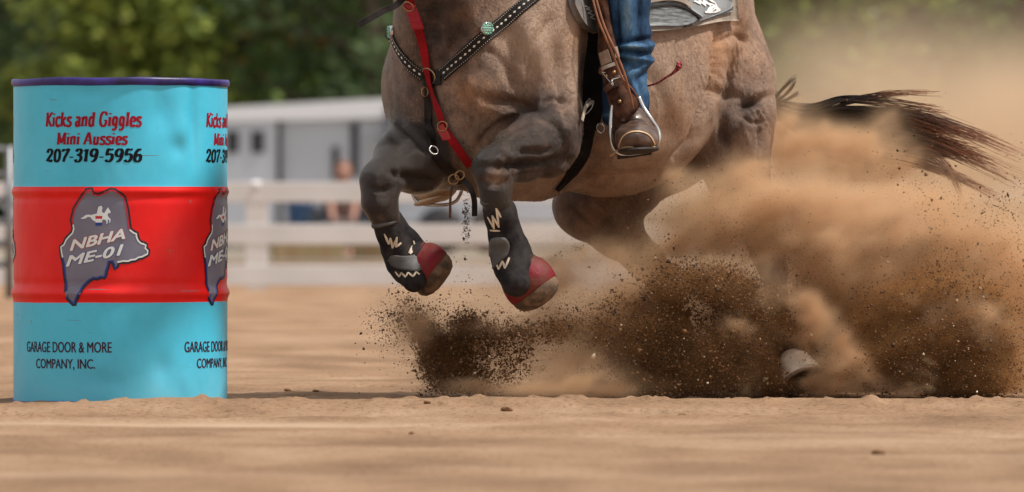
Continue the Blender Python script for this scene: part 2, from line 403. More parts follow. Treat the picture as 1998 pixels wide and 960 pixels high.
mesh_np("barrel_body", bv, bf, barrel_mat(), barrel)
rimm = mat("rim_paint", (0.028, 0.018, 0.17), 0.42, var=0.45, vscale=14, bump=0.002, bscale=25)
def ring_profile(z0, h, out, n=160, lid=False):
    prof = [(BR-0.012, z0-0.012), (BR-0.002, z0-0.004), (BR+out*0.7, z0), (BR+out, z0+h*0.3), (BR+out, z0+h*0.65), (BR+out*0.6, z0+h), (BR-0.003, z0+h*1.02), (BR-0.010, z0+h*0.8), (BR-0.013, z0-0.01)]
    if lid: prof += [(BR-0.03, z0-0.014), (BR*0.55, z0-0.012), (0.001, z0-0.010)]
    v, f = lathe(prof, (BX, BD, 0), (0, 0, 1), n)
    wob = 1+0.004*vnoise(v*np.array([6, 6, 6])); 
    v[:, 2] += 0.0022*vnoise(v*np.array([9, 9, 0])+3)*(v[:, 2] > z0-0.002)
    v[:, :2] = np.array([BX, BD])+(v[:, :2]-np.array([BX, BD]))*wob[:, None]
    return v, f
v, f = ring_profile(bz(168), 0.0175, 0.006, lid=True); mesh_np("rim", v, f, rimm, barrel)
v, f = ring_profile(0.0, 0.008, 0.003); mesh_np("rim", v, f, mat("foot_rim_paint", (0.03, 0.035, 0.28), 0.5, var=0.3), barrel)

def subdiv_wrap(name, V2, Fc, material, off, cth, z_of, parent, step=0.01):
    """flat shape in metres (u along the drum, v up) cut into strips and laid on the drum"""
    bm = bmesh.new(); vs = [bm.verts.new((x, y, 0)) for x, y in V2]
    for q in Fc:
        try: bm.faces.new([vs[i] for i in q])
        except ValueError: pass
    bmesh.ops.triangulate(bm, faces=bm.faces[:])
    us = [v.co.x for v in bm.verts]; ws = [v.co.y for v in bm.verts]
    for x in np.arange(min(us)+step, max(us), step):
        bmesh.ops.bisect_plane(bm, geom=bm.verts[:]+bm.edges[:]+bm.faces[:], plane_co=(x, 0, 0), plane_no=(1, 0, 0))
    for y in np.arange(min(ws)+step, max(ws), step):
        bmesh.ops.bisect_plane(bm, geom=bm.verts[:]+bm.edges[:]+bm.faces[:], plane_co=(0, y, 0), plane_no=(0, 1, 0))
    bm.verts.index_update()
    P = np.array([v.co[:2] for v in bm.verts]); Q = [tuple(v.index for v in x.verts) for x in bm.faces]; bm.free()
    X = bwrap(cth+P[:, 0]/BR, z_of+P[:, 1], off)
    # front face plus a rim giving the vinyl its thickness is not needed: vinyl print lies 0.5 mm proud
    # orient outwards
    out = []
    for q in Q:
        a, b_, c_ = X[q[0]], X[q[1]], X[q[2]]; n_ = np.cross(b_-a, c_-a); r_ = a-np.array([BX, BD, a[2]])
        out.append(q if n_@r_ > 0 else q[::-1])
    return mesh_np(name, X, out, material, parent, smooth=False)
def text_layer(acc, V2, F2, off, cth, z):
    o = subdiv_wrap("lettering", V2, F2, None, off, cth, z, None, 0.02)
    v = np.array([x.co[:] for x in o.data.vertices]); f = [tuple(p.vertices) for p in o.data.polygons]; me = o.data
    bpy.data.objects.remove(o); bpy.data.meshes.remove(me); acc = acc or []; acc.append((v, f)); return acc
def finish_text(acc, m, parent, name="lettering"):
    V, Fc = merge(acc); return mesh_np(name, V, Fc, m, parent, smooth=False)
def text2d(s, size, offset=0.0, shear=0.0, sx=1.0, spacing=1.0):
    c = bpy.data.curves.new("t", 'FONT'); c.body = s; c.size = 1; c.offset = offset; c.shear = shear; c.resolution_u = 4; c.space_character = spacing
    o = bpy.data.objects.new("t", c); COL.objects.link(o)
    bpy.context.view_layer.update()
    me = bpy.data.meshes.new_from_object(o.evaluated_get(bpy.context.evaluated_depsgraph_get()))
    V = np.array([v.co[:2] for v in me.vertices]); Fc = [tuple(p.vertices) for p in me.polygons]
    bpy.data.objects.remove(o); bpy.data.curves.remove(c); bpy.data.meshes.remove(me)
    return V, Fc
def fit_text(s, pw, cap, **kw):
    """scale text to width pw and capital height cap (metres), centred on x, baseline at 0"""
    V, Fc = text2d(s, 1, **kw)
    capV, _ = text2d("H", 1, **{k: v for k, v in kw.items() if k != 'spacing'})
    hcap = capV[:, 1].max()-capV[:, 1].min()
    wd = V[:, 0].max()-V[:, 0].min()
    V = V.copy(); V[:, 0] = (V[:, 0]-V[:, 0].min())/wd*pw-pw/2; V[:, 1] = (V[:, 1]-capV[:, 1].min())*cap/hcap
    return V, Fc
def embolden(V, Fc, du, dv=0.0):
    """thicker strokes from shifted copies"""
    V = np.asarray(V); n = len(V); sh = [(-du, 0), (0, 0), (du, 0)]+([(0, dv), (0, -dv), (du*.7, dv*.7), (-du*.7, -dv*.7), (du*.7, -dv*.7), (-du*.7, dv*.7)] if dv else [])
    return [(V+np.array(s_), Fc) for s_ in sh]

# a western display letter drawn with a broad pen: thick uprights, thin cross strokes, flared feet
GL = {
 'K': (.62, [[(.14,0),(.14,1)],[(.56,1),(.34,.72),(.17,.5)],[(.22,.54),(.36,.3),(.58,0)]], [(.14,0),(.14,1),(.56,1),(.58,0)]),
 'i': (.28, [[(.14,0),(.14,.66)],[(.13,.84),(.15,.93)]], [(.14,0),(.10,.66)]),
 'c': (.46, [[(.42,.54),(.34,.67),(.22,.66),(.12,.5),(.11,.25),(.18,.05),(.3,-.01),(.43,.12)]], []),
 'k': (.52, [[(.13,0),(.13,1)],[(.44,.66),(.3,.5),(.16,.36)],[(.2,.4),(.32,.2),(.48,0)]], [(.13,0),(.1,1),(.48,0)]),
 's': (.42, [[(.37,.54),(.28,.66),(.15,.63),(.10,.5),(.2,.37),(.33,.28),(.37,.13),(.26,0),(.14,.0),(.06,.12)]], []),
 'a': (.48, [[(.12,.55),(.2,.66),(.32,.62),(.36,.5),(.36,.12),(.44,0)],[(.36,.38),(.2,.34),(.11,.2),(.14,.04),(.24,0),(.36,.14)]], []),
 'n': (.54, [[(.13,0),(.13,.66)],[(.14,.5),(.24,.65),(.36,.64),(.4,.5),(.4,0)]], [(.13,0),(.40,0),(.08,.66)]),
 'd': (.52, [[(.38,1),(.38,0)],[(.38,.54),(.26,.67),(.14,.58),(.1,.33),(.14,.08),(.25,0),(.38,.14)]], [(.42,0),(.34,1)]),
 'G': (.66, [[(.55,.8),(.46,.97),(.3,1),(.16,.82),(.12,.5),(.16,.18),(.3,0),(.45,.03),(.54,.2),(.54,.42)],[(.38,.42),(.6,.42)]], [(.55,.8)]),
 'g': (.5, [[(.36,.66),(.36,.1),(.34,-.15),(.22,-.26),(.08,-.2)],[(.36,.54),(.24,.67),(.13,.58),(.1,.36),(.14,.14),(.24,.06),(.36,.2)]], []),
 'l': (.28, [[(.14,0),(.14,1)]], [(.14,0),(.1,1)]),
 'e': (.46, [[(.12,.34),(.38,.38),(.36,.58),(.24,.67),(.13,.55),(.1,.3),(.17,.05),(.3,-.01),(.41,.12)]], []),
 'M': (.82, [[(.13,0),(.14,1)],[(.14,1),(.28,.5),(.4,.12)],[(.4,.12),(.52,.5),(.66,1)],[(.68,1),(.68,0)]], [(.13,0),(.13,1),(.68,1),(.68,0)]),
 'A': (.70, [[(.1,0),(.22,.5),(.36,1)],[(.36,1),(.48,.6),(.6,0)],[(.2,.34),(.52,.34)]], [(.1,0),(.6,0),(.36,1)]),
 'u': (.52, [[(.13,.66),(.13,.16),(.2,.01),(.3,.03),(.38,.16)],[(.38,.66),(.38,.1),(.45,0)]], [(.1,.66),(.35,.66)]),
 '2': (.56, [[(.1,.72),(.16,.95),(.3,1),(.42,.88),(.42,.66),(.28,.4),(.1,.06)],[(.1,.07),(.24,.12),(.38,.03),(.5,.16)]], []),
 '0': (.58, [[(.28,1),(.14,.84),(.1,.5),(.14,.16),(.28,0),(.42,.16),(.46,.5),(.42,.84),(.28,1)]], []),
 '7': (.54, [[(.08,.8),(.12,.96),(.3,.93),(.48,1),(.36,.62),(.24,.3),(.2,0)]], [(.2,0)]),
 '3': (.54, [[(.1,.8),(.18,.97),(.32,.99),(.41,.84),(.36,.62),(.22,.54),(.38,.46),(.44,.24),(.34,.02),(.18,0),(.08,.18)]], []),
 '1': (.38, [[(.08,.8),(.2,.96)],[(.2,1),(.2,0)]], [(.2,0)]),
 '9': (.56, [[(.44,.7),(.36,.46),(.22,.42),(.1,.6),(.12,.86),(.26,1),(.4,.92),(.45,.66),(.42,.3),(.32,.06),(.16,0)]], []),
 '5': (.54, [[(.46,1),(.3,.94),(.16,.98),(.12,.56),(.26,.62),(.4,.54),(.44,.3),(.36,.06),(.2,0),(.08,.14)]], []),
 '6': (.56, [[(.42,.94),(.28,.98),(.14,.74),(.1,.4),(.14,.1),(.28,0),(.42,.12),(.44,.38),(.34,.56),(.2,.52),(.12,.34)]], []),
 '-': (.36, [[(.04,.36),(.30,.36)]], []), ' ': (.26, [], [])}
def western(s, pw, cap, slant=0.10, thick=0.165, thin=0.065):
    x0 = 0; V, Fc = [], []
    for ch in s:
        wd, strokes, feet = GL[ch]
        for st_ in strokes:
            P = spline(st_, 5*len(st_)) if len(st_) > 2 else np.linspace(st_[0], st_[1], 5)
            T = np.gradient(P, axis=0); T /= np.linalg.norm(T, axis=1)[:, None]+1e-9; Nn = np.stack([-T[:, 1], T[:, 0]], 1)
            hw = 0.5*(thick*np.abs(Nn[:, 0])+thin*np.abs(Nn[:, 1])*1.1)+0.012
            if len(st_) == 2 and ch != '-': hw = hw*(1+0.25*np.abs(np.linspace(-1, 1, 5))**2)
            if ch == '-': hw = np.full(5, 0.045)
            n0 = len(V); n = len(P)
            for q in list(P+Nn*hw[:, None])+list(P-Nn*hw[:, None]): V.append((q[0]+x0+slant*q[1], q[1]))
            Fc += [(n0+i, n0+i+1, n0+n+i+1, n0+n+i) for i in range(n-1)]
        for fx, fy in feet:
            n0 = len(V); e = -0.05 if fy > 0.3 else 0.05
            for q in ((fx-.12, fy), (fx+.12, fy), (fx+.06, fy+e), (fx-.06, fy+e)): V.append((q[0]+x0+slant*q[1], q[1]))
            Fc.append((n0, n0+1, n0+2, n0+3))
        x0 += wd
    V = np.array(V); a, b_ = V[:, 0].min(), V[:, 0].max(); V[:, 0] = (V[:, 0]-a)/(b_-a)*pw-pw/2; V[:, 1] *= cap; return V, Fc
red_ink = mat("red_lettering", (0.30, 0.004, 0.022), 0.6, spec=0.2); black_ink = mat("black_lettering", (0.004, 0.004, 0.008), 0.6, spec=0.2)
maroon_ink = mat("maroon_lettering", (0.05, 0.008, 0.025), 0.6, spec=0.2)
pink_edge = mat("lettering_edge", (0.75, 0.55, 0.60), 0.5)
def span(a, b): return bang(a), bang(b)
lines = [("Kicks and Giggles", 91, 277, 249, 222, red_ink, 0.020, 0.10, 96), ("Mini Aussies", 112, 250, 284, 261, red_ink, 0.020, 0.10, 96),
         ("207-319-5956", 90, 277, 317, 293, black_ink, 0.022, 0.14, 96),
         ("GARAGE DOOR & MORE", 55, 218, 684, 664, maroon_ink, 0.0, 0.0, 96), ("COMPANY, INC.", 73, 186, 715, 697, maroon_ink, 0.0, 0.0, 96)]
for s, x0, x1, yb, yt, ink, offs, shear, pitch in lines:
    a, b_ = span(x0, x1); V2, F2 = western(s, (b_-a)*BR, (yb-yt)*BS) if shear > 0 else fit_text(s, (b_-a)*BR, (yb-yt)*BS, offset=offs, shear=shear)
    for k in (-1, 0, 1, 2):
        lay = [(V2, F2)] if shear > 0 else embolden(V2, F2, 0.00055)
        po = None
        for q_, (v_, f_) in enumerate(lay): po = text_layer(po, v_, f_, 0.0009+0.00012*q_, (a+b_)/2+R(pitch*k), bz(yb))
        finish_text(po, ink, barrel)
# state-map emblem
MP = [(320,40),(365,35),(378,70),(410,78),(455,62),(500,38),(540,42),(575,66),(600,85),(615,100),(628,150),(640,200),(648,262),(655,320),(660,345),(690,368),(710,375),(714,402),(725,430),(742,446),(760,450),(785,465),(780,490),(800,510),(795,545),(750,570),(720,576),(700,590),(660,596),(640,605),(600,604),(565,610),(560,640),(535,655),(525,625),(512,598),(498,600),(490,640),(478,670),(474,700),(460,725),(430,722),(400,735),(375,730),(350,745),(325,765),(300,790),(290,812),(285,830),(268,856),(255,880),(240,905),(235,930),(215,930),(190,905),(170,880),(162,820),(155,770),(146,690),(140,620),(128,570),(120,530),(115,480),(140,460),(155,425),(175,400),(205,370),(212,345),(208,315),(200,280),(210,235),(220,190),(240,155),(260,120),(290,80)]
def mp2(X, Y):   # zoom coords -> (theta offset metres from th=0, z)
    px, py = 90+X/4, 360+Y/4
    return bang(px)*BR, bz(py)
mc = [mp2(*p) for p in MP]; mcx = sum(p[0] for p in mc)/len(mc)
emb_grey = mat("emblem_grey", (0.17, 0.17, 0.24), 0.45, var=0.08, vscale=10); emb_black = mat("emblem_black", (0.008, 0.008, 0.02), 0.45)
emb_white = mat("emblem_white", (0.72, 0.78, 0.80), 0.5); emb_red = mat("emblem_red", (0.50, 0.01, 0.03), 0.45); emb_blue = mat("emblem_blue", (0.01, 0.035, 0.28), 0.45)
def stroke2(pts, wd, closed=False):
    P = np.array(pts, float)
    if closed: T = np.roll(P, -1, 0)-np.roll(P, 1, 0)
    else: T = np.gradient(P, axis=0)
    T /= np.linalg.norm(T, axis=1)[:, None]+1e-12; Nn = np.stack([-T[:, 1], T[:, 0]], 1)
    L, Rr = P+Nn*wd/2, P-Nn*wd/2; n = len(P)
    V = np.vstack([L, Rr]); m = n if closed else n-1
    return V, [(i, (i+1) % n, n+(i+1) % n, n+i) for i in range(m)]
def inset(pts, d):
    P = np.array(pts); T = np.roll(P, -1, 0)-np.roll(P, 1, 0); T /= np.linalg.norm(T, axis=1)[:, None]
    area = sum(P[i-1][0]*P[i][1]-P[i][0]*P[i-1][1] for i in range(len(P)))
    s = 1 if area > 0 else -1
    return P+s*d*np.stack([-T[:, 1], T[:, 0]], 1)
horse_pts = [(425,166),(440,170),(444,188),(438,206),(446,222),(458,222),(468,204),(478,186),(484,178),(489,186),(498,198),(506,214),(502,226),(490,222),(484,232),(484,246),(494,258),(506,272),(502,296),(494,300),(496,278),(480,270),(486,286),(480,306),(470,304),(474,286),(460,274),(440,276),(412,276),(396,290),(378,286),(362,272),(352,258),(336,252),(312,266),(288,270),(274,262),(292,256),(310,240),(334,234),(356,238),(378,232),(400,226),(404,200),(410,178)]
def txt_skew(s, X0, Y0_, X1, Y1_, caph, wd):
    """text whose baseline climbs from (X0,Y0) to (X1,Y1) in emblem zoom coordinates"""
    V, Fc = text2d(s, 1, offset=wd, shear=0.25); hc = 0.69
    u = (V[:, 0]-V[:, 0].min())/(V[:, 0].max()-V[:, 0].min()); vv = V[:, 1]/hc
    out = [mp2(X0+(X1-X0)*a, Y0_+(Y1_-Y0_)*a-b_*caph) for a, b_ in zip(u, vv)]
    return [(x-mcx, y) for x, y in out], Fc
M0 = [(x-mcx, y) for x, y in mc]
for k in (-1, 0, 1, 2):
    cth = mcx/BR+R({-1: -93, 0: 0, 1: 83.5, 2: 180}[k])
    em = subdiv_wrap("map_emblem", M0, [tuple(range(len(M0)))], emb_grey, 0.0007, cth, 0.0, barrel, 0.01)
    v2, f2 = stroke2(M0, 0.0070, True); subdiv_wrap("outline", v2, f2, emb_black, 0.0011, cth, 0, em, 0.02)
    I2 = inset(M0, 0.0042); n_ = len(I2)
    segs = [(list(range(68, n_))+list(range(0, 15)), emb_red), (list(range(14, 32)), emb_white), (list(range(32, 61)), emb_blue), (list(range(60, 69)), emb_white)]
    for ids, mt_ in segs:
        v2, f2 = stroke2([I2[i % n_] for i in ids], 0.0042); subdiv_wrap("outline", v2, f2, mt_, 0.0015, cth, 0, em, 0.02)
    hp = [(mp2(*p)[0]-mcx, mp2(*p)[1]) for p in horse_pts]
    v2, f2 = stroke2(hp, 0.0022, True); subdiv_wrap("horse_figure", v2, f2, emb_blue, 0.0012, cth, 0, em, 0.02)
    subdiv_wrap("horse_figure", hp, [tuple(range(len(hp)))], emb_white, 0.0015, cth, 0, em, 0.02)
    for (a0, b0, a1, b1), mt_ in (((388, 246, 442, 268), emb_red), ((388, 268, 442, 296), emb_white), ((388, 296, 440, 320), emb_blue)):
        q = [mp2(a0, b0), mp2(a1, b0), mp2(a1-2, b1), mp2(a0+2, b1)]
        subdiv_wrap("little_drum", [(x-mcx, y) for x, y in q], [(0, 1, 2, 3)], mt_, 0.0019, cth, 0, em, 0.02)
    for word, args, edge in (("NBHA", (198, 512, 612, 418, 76, 0), emb_red), ("ME-01", (168, 634, 600, 540, 76, 0), emb_blue)):
        v2, f2 = txt_skew(word, *args)
        for mt_, du, dv, of in ((edge, 0.0033, 0.0025, 0.0012), (emb_white, 0.0018, 0.0013, 0.0022)):
            po = None
            for q_, (v_, f_) in enumerate(embolden(v2, f2, du, dv)): po = text_layer(po, v_, f_, of+0.00008*q_, cth, 0)
            finish_text(po, mt_, em)
# sand banked round the foot of the drum
# ------------------------------------------------------------------ FENCE, GATE
white = mat("white_vinyl", (0.70, 0.70, 0.72), 0.5, var=0.06, vscale=2)
FY = 49.0; fs = F/FY
def WX(px, Y): return (px-999)*Y/F
def WZ(py, Y): return EYE+(HOR-py)*Y/F
fence = empty("rail_fence", "white vinyl three-rail fence running across behind the arena", "fence", (0, FY, 0))
for py in (375, 457, 537):
    z = WZ(py, FY); x0, x1 = WX(-110, FY), WX(3600, FY)
    v, f = box(((x0+x1)/2, FY, z), (x1-x0, 0.04, 0.142), bev=0.006); mesh_np("rail", v, f, white, fence, smooth=False)
for px in (-150, 500, 1165, 1830, 2495, 3160):
    x = WX(px, FY)
    parts = [box((x, FY+0.05, 0.355), (0.15, 0.13, 0.75), bev=0.008)]
    cap, cf = lathe([(0.10, 0.728), (0.10, 0.745), (0.001, 0.775)], (x, FY+0.05, 0), (0, 0, 1), 4)
    p_ = mesh_np("post", parts[0][0], parts[0][1], white, fence, smooth=False); mesh_np("cap", cap, cf, white, p_, smooth=False)
galv = mat("galvanised_steel", (0.22, 0.23, 0.25), 0.45, metal=0.7, var=0.2, vscale=5)
GYp = 44.0
gate = empty("pipe_gate", "grey galvanised pipe gate left of the blue barrel", "gate", (WX(-240, GYp), GYp, 0))
for py in (292, 340, 388, 432, 474, 516):
    z = WZ(py, GYp); v, f = tube([(WX(-520, GYp), GYp, z), (WX(22, GYp), GYp, z)], 0.022, 10); mesh_np("rail", v, f, galv, gate)
for px in (-520, -250, 18):
    v, f = tube([(WX(px, GYp), GYp, 0.0), (WX(px, GYp), GYp, WZ(286, GYp))], 0.026, 12); mesh_np("upright", v, f, galv, gate)

# ------------------------------------------------------------------ HORSE TRAILER
TY = 95.0
trailer = empty("horse_trailer", "pale silver horse trailer with open side door parked behind the fence", "trailer", (WX(620, TY), TY, 0))
alu = mat("trailer_panel", (0.50, 0.54, 0.62), 0.35, metal=0.0, var=0.05, vscale=1); roofm = mat("trailer_roof", (0.78, 0.80, 0.86), 0.4)
darkm = mat("dark_opening", (0.02, 0.022, 0.03), 0.5); glassm = mat("tinted_window", (0.02, 0.022, 0.03), 0.1)
def tbox(px0, px1, py0, py1, y0, y1, name, m, par=None, bev=0.02):
    xa, xb = WX(px0, TY), WX(px1, TY); za, zb = WZ(py1, TY), WZ(py0, TY)
    v, f = box(((xa+xb)/2, TY+(y0+y1)/2, (za+zb)/2), (xb-xa, y1-y0, zb-za), bev=bev)
    return mesh_np(name, v, f, m, par if par is not None else trailer, smooth=False)
tbox(330, 541, 222, 478, 0.0, 2.0, "side_wall", alu); tbox(548, 1100, 226, 478, 0.08, 2.0, "side_wall", alu)
# roof slab with the rising line of the photo
xa, xb = WX(310, TY), WX(1120, TY)
rv = []
for x, (zt, zb) in ((xa, (WZ(216, TY), WZ(240, TY))), (xb, (WZ(172, TY), WZ(222, TY)))):
    for y in (TY-0.06, TY+2.1): rv += [(x, y, zb), (x, y, zt)]
mesh_np("roof", rv, [(0, 1, 5, 4), (2, 6, 7, 3), (1, 3, 7, 5), (0, 4, 6, 2), (0, 2, 3, 1), (4, 5, 7, 6)], roofm, trailer, smooth=False)
for a in (441, 490): 
    wn = tbox(a, a+25, 256, 298, -0.03, 0.01, "window", glassm, bev=0.01)
tbox(541, 549, 218, 478, -0.02, 0.075, "door_frame", darkm)
tbox(549, 760, 222, 232, -0.02, 0.075, "awning_rail", darkm)
tbox(684, 700, 240, 345, 0.03, 0.075, "door_gap", darkm); tbox(648, 661, 286, 350, 0.02, 0.075, "tack_locker_gap", darkm)
tbox(712, 742, 262, 352, 0.03, 0.075, "door", mat("door_panel", (0.36, 0.38, 0.42), 0.4)); tbox(752, 764, 206, 480, -0.1, 0.075, "corner_post", mat("trim", (0.10, 0.12, 0.17), 0.4))
for px in (620, 720, 860, 960):
    v, f = lathe([(0.10, -0.1), (0.30, -0.1), (0.33, -0.06), (0.33, 0.08), (0.10, 0.1)], (WX(px, TY), TY+0.1, 0.34), (0, 1, 0), 28, caps=True)
    mesh_np("wheel", v, f, darkm, trailer)
tbox(330, 1090, 430, 446, 0.02, 2.0, "sill", mat("sill_panel", (0.25, 0.24, 0.24), 0.5))

# spectator sitting in a camp chair beyond the fence
def px_prims(lst, Y, k, s):
    out = []
    for a, b_ in lst:
        pa = np.array([WX(a[0], Y), Y+a[2], WZ(a[1], Y)]); pb = np.array([WX(b_[0], Y), Y+b_[2], WZ(b_[1], Y)])
        out.append(dict(t='c', a=pa, b=pb, ra=a[3]*s, rb=b_[3]*s, k=k, ta=0, tb=0))
    return out
PY_ = 84.0; ps = PY_/F
def seated(px, skin, shirt, trous, hairc, label):
    r = empty("person", label, "person", (WX(px, PY_), PY_, 0))
    def bld(name, prims, m):
        V, Q = sdf_mesh(prims, 0.018); V = relax(V, Q, 1); return mesh_np(name, V, Q, m, r)
    body = [((px, 336, 0, 16), (px, 350, 0, 12)), ((px, 350, 0, 9), (px, 372, 0, 11)), ((px-24, 395, -.1, 7), (px-20, 428, -.3, 6)), ((px+24, 395, -.1, 7), (px+20, 428, -.3, 6)), ((px-14, 488, -.45, 8), (px-14, 500, -.6, 7)), ((px+14, 488, -.45, 8), (px+14, 500, -.6, 7)), ((px, 372, 0, 12), (px, 430, 0, 16)), ((px-8, 436, 0, 10), (px-14, 440, -.42, 8)), ((px+8, 436, 0, 10), (px+14, 440, -.42, 8)), ((px-14, 440, -.42, 8), (px-14, 488, -.45, 6)), ((px+14, 440, -.42, 8), (px+14, 488, -.45, 6))]
    bld("body", px_prims(body, PY_, 0.03, ps), mat("spectator_skin", skin, 0.6))
    bld("shirt", px_prims([((px-22, 374, 0, 11), (px+22, 374, 0, 11)), ((px, 378, 0, 22), (px, 425, 0, 21)), ((px-27, 376, 0, 9), (px-27, 400, -.1, 9)), ((px+27, 376, 0, 9), (px+27, 400, -.1, 9))], PY_, 0.05, ps), mat("spectator_shirt", shirt, 0.8))
    bld("trousers", px_prims([((px-9, 436, 0, 14), (px-14, 440, -.42, 12)), ((px+9, 436, 0, 14), (px+14, 440, -.42, 12)), ((px-14, 440, -.42, 11), (px-14, 484, -.45, 9)), ((px+14, 440, -.42, 11), (px+14, 484, -.45, 9))], PY_, 0.03, ps), mat("spectator_trousers", trous, 0.8))
    bld("hair", px_prims([((px, 329, .03, 16), (px, 334, .05, 15))], PY_, 0.02, ps), mat("spectator_hair", hairc, 0.7))
seated(670, (0.42, 0.22, 0.17), (0.17, 0.10, 0.085), (0.12, 0.09, 0.08), (0.20, 0.09, 0.05), "person in dull brown shirt sitting in a camp chair in front of the trailer")
ch = empty("camp_chair", "dark folding camp chair holding the person in front of the trailer", "chair", (WX(670, PY_), PY_, 0))
cx_ = WX(670, PY_); dk = mat("chair_cloth", (0.04, 0.045, 0.07), 0.8)
v, f = box((cx_, PY_-0.15, 0.36), (0.5, 0.5, 0.03), bev=0.01); mesh_np("seat", v, f, dk, ch, smooth=False)
v, f = box((cx_, PY_+0.2, 0.62), (0.5, 0.03, 0.45), bev=0.01); mesh_np("backrest", v, f, dk, ch, smooth=False)
for sx in (-.24, .24):
    for sy in (-.4, .18):
        v, f = tube([(cx_+sx, PY_+sy, 0), (cx_+sx, PY_+sy, 0.45)], 0.012, 8); mesh_np("leg", v, f, galv, ch)
# folded hay bales beside the trailer, seen between the rails
hay = mat("baled_hay", (0.36, 0.27, 0.15), 0.95, bump=0.02, bscale=30, var=0.25, vscale=12, stretch=(1, 6, 6)); twine = mat("bale_twine", (0.4, 0.12, 0.05), 0.8)
def bale(px, Y, z, rz, label):
    r = empty("hay_bale", label, "hay bale", (WX(px, Y), Y, z), group="hay bales in front of the trailer")
    v, f = box((WX(px, Y), Y, z+0.19), (0.85, 0.42, 0.37), rz, bev=0.03); mesh_np("bale", v, f, hay, r, smooth=False)
    for q in (-.2, .2):
        c_, s_ = math.cos(rz)*q, math.sin(rz)*q
        v, f = box((WX(px, Y)+c_, Y+s_, z+0.19), (0.012, 0.428, 0.378), rz, bev=0.004); mesh_np("twine", v, f, twine, r, smooth=False)
bale(600, 82, 0, 0.1, "hay bale on the ground left of the seated person"); bale(760, 83, 0, -0.2, "hay bale on the ground right of the seated person")
tubm = mat("blue_plastic", (0.05, 0.13, 0.32), 0.4)
v, f = lathe([(0.001, 0.0), (0.13, 0.0), (0.16, 0.30), (0.17, 0.30), (0.17, 0.32), (0.155, 0.32), (0.125, 0.02), (0.001, 0.02)], (WX(585, 82), 82, 0.38), (0, 0, 1), 24)
o = mesh_np("bucket", v, f, tubm); tag(o, "blue plastic bucket standing on the hay bale left of the seated person", "bucket")

# ------------------------------------------------------------------ TREES
bark = mat("bark", (0.09, 0.065, 0.045), 0.9, bump=0.03, bscale=12, stretch=(4, 4, 1))
leaf_mats = []
for i, (a, b_) in enumerate([((0.035, 0.085, 0.012), (0.125, 0.195, 0.035)), ((0.025, 0.065, 0.018), (0.075, 0.14, 0.036)), ((0.08, 0.13, 0.018), (0.20, 0.24, 0.04)), ((0.05, 0.09, 0.04), (0.11, 0.165, 0.07))]):
    m = bpy.data.materials.new("leaves_%d" % i); m.use_nodes = True; nt = m.node_tree; b = nt.nodes["Principled BSDF"]
    at = N(nt, "ShaderNodeAttribute", attribute_name="tone")
    c = ramp(nt, at.outputs["Fac"], [(0.0, a), (0.6, b_), (0.93, (b_[0]*1.25, b_[1]*1.15, b_[2])), (0.97, (0.42, 0.20, 0.03))])
    nt.links.new(c, b.inputs["Base Color"]); b.inputs["Roughness"].default_value = 0.6; b.inputs["Specular IOR Level"].default_value = 0.25
    leaf_mats.append(m)
def tree(px, Y, h, rad, mi, label, seed, autumn=0.0, conifer=False, nl=5200):
    g = np.random.default_rng(seed); x = WX(px, Y)
    r = empty("tree", label, "tree", (x, Y, 0), group="trees behind the trailer")
    tr = [tube([(x+0.12*math.sin(z*0.8+seed), Y+0.1*math.cos(z+seed), z) for z in np.linspace(0, h*0.9, 10)], np.linspace(0.2, 0.04, 10), 10)]
    ends = []
    for _ in range(46):
        z0 = g.uniform(0.14, 0.92)*h; a = g.uniform(0, 2*math.pi); L = rad*(1.15-z0/h)*g.uniform(0.5, 1.1) if conifer else rad*g.uniform(0.4, 1.0)*math.sqrt(max(0.15, 1-((z0/h-0.5)/0.55)**2))
        rise = -0.12*L if conifer else 0.35*L
        e = np.array([x+L*math.cos(a), Y+L*math.sin(a)*0.8, z0+rise]); mid = np.array([x+L*.5*math.cos(a), Y+L*.4*math.sin(a), z0+rise*0.35])
        tr.append(tube(spline([(x, Y, z0), mid, e], 6), np.linspace(0.06, 0.012, 6), 5)); ends += [mid, e, 0.5*(mid+e)]
    V, Fc = merge(tr); mesh_np("trunk", V, Fc, bark, r)
    ends = np.array(ends); cl = ends[g.integers(0, len(ends), nl)]; tone_cl = g.random(len(ends))
    idx = g.integers(0, len(ends), nl); cl = ends[idx]
    P = cl+g.normal(0, 1, (nl, 3))*np.array([0.34, 0.34, 0.20 if conifer else 0.26])*(rad/2.4)
    P[:, 2] = np.maximum(P[:, 2], 0.4)
    sz = g.uniform(0.07, 0.16, nl)
    A = g.normal(0, 1, (nl, 3)); A[:, 2] *= 0.5; A /= np.linalg.norm(A, axis=1)[:, None]; B = np.cross(A, g.normal(0, 1, (nl, 3))); B /= np.linalg.norm(B, axis=1)[:, None]
    q = np.stack([P-A*sz[:, None], P+B*sz[:, None]*0.55, P+A*sz[:, None], P-B*sz[:, None]*0.55], 1).reshape(-1, 3)
    o = fast_mesh("crown", q, np.arange(nl*4).reshape(-1, 4), leaf_mats[mi], r)
    t = np.clip(0.15+0.55*tone_cl[idx]+g.normal(0, 0.12, nl), 0, 0.9)
    au = (vnoise(ends, 0.9)[idx] > 1-autumn*2.2) if autumn else np.zeros(nl, bool); t[au & (g.random(nl) < 0.75)] = 1.0
    set_attr(o, "tone", np.repeat(t, 4)); return r
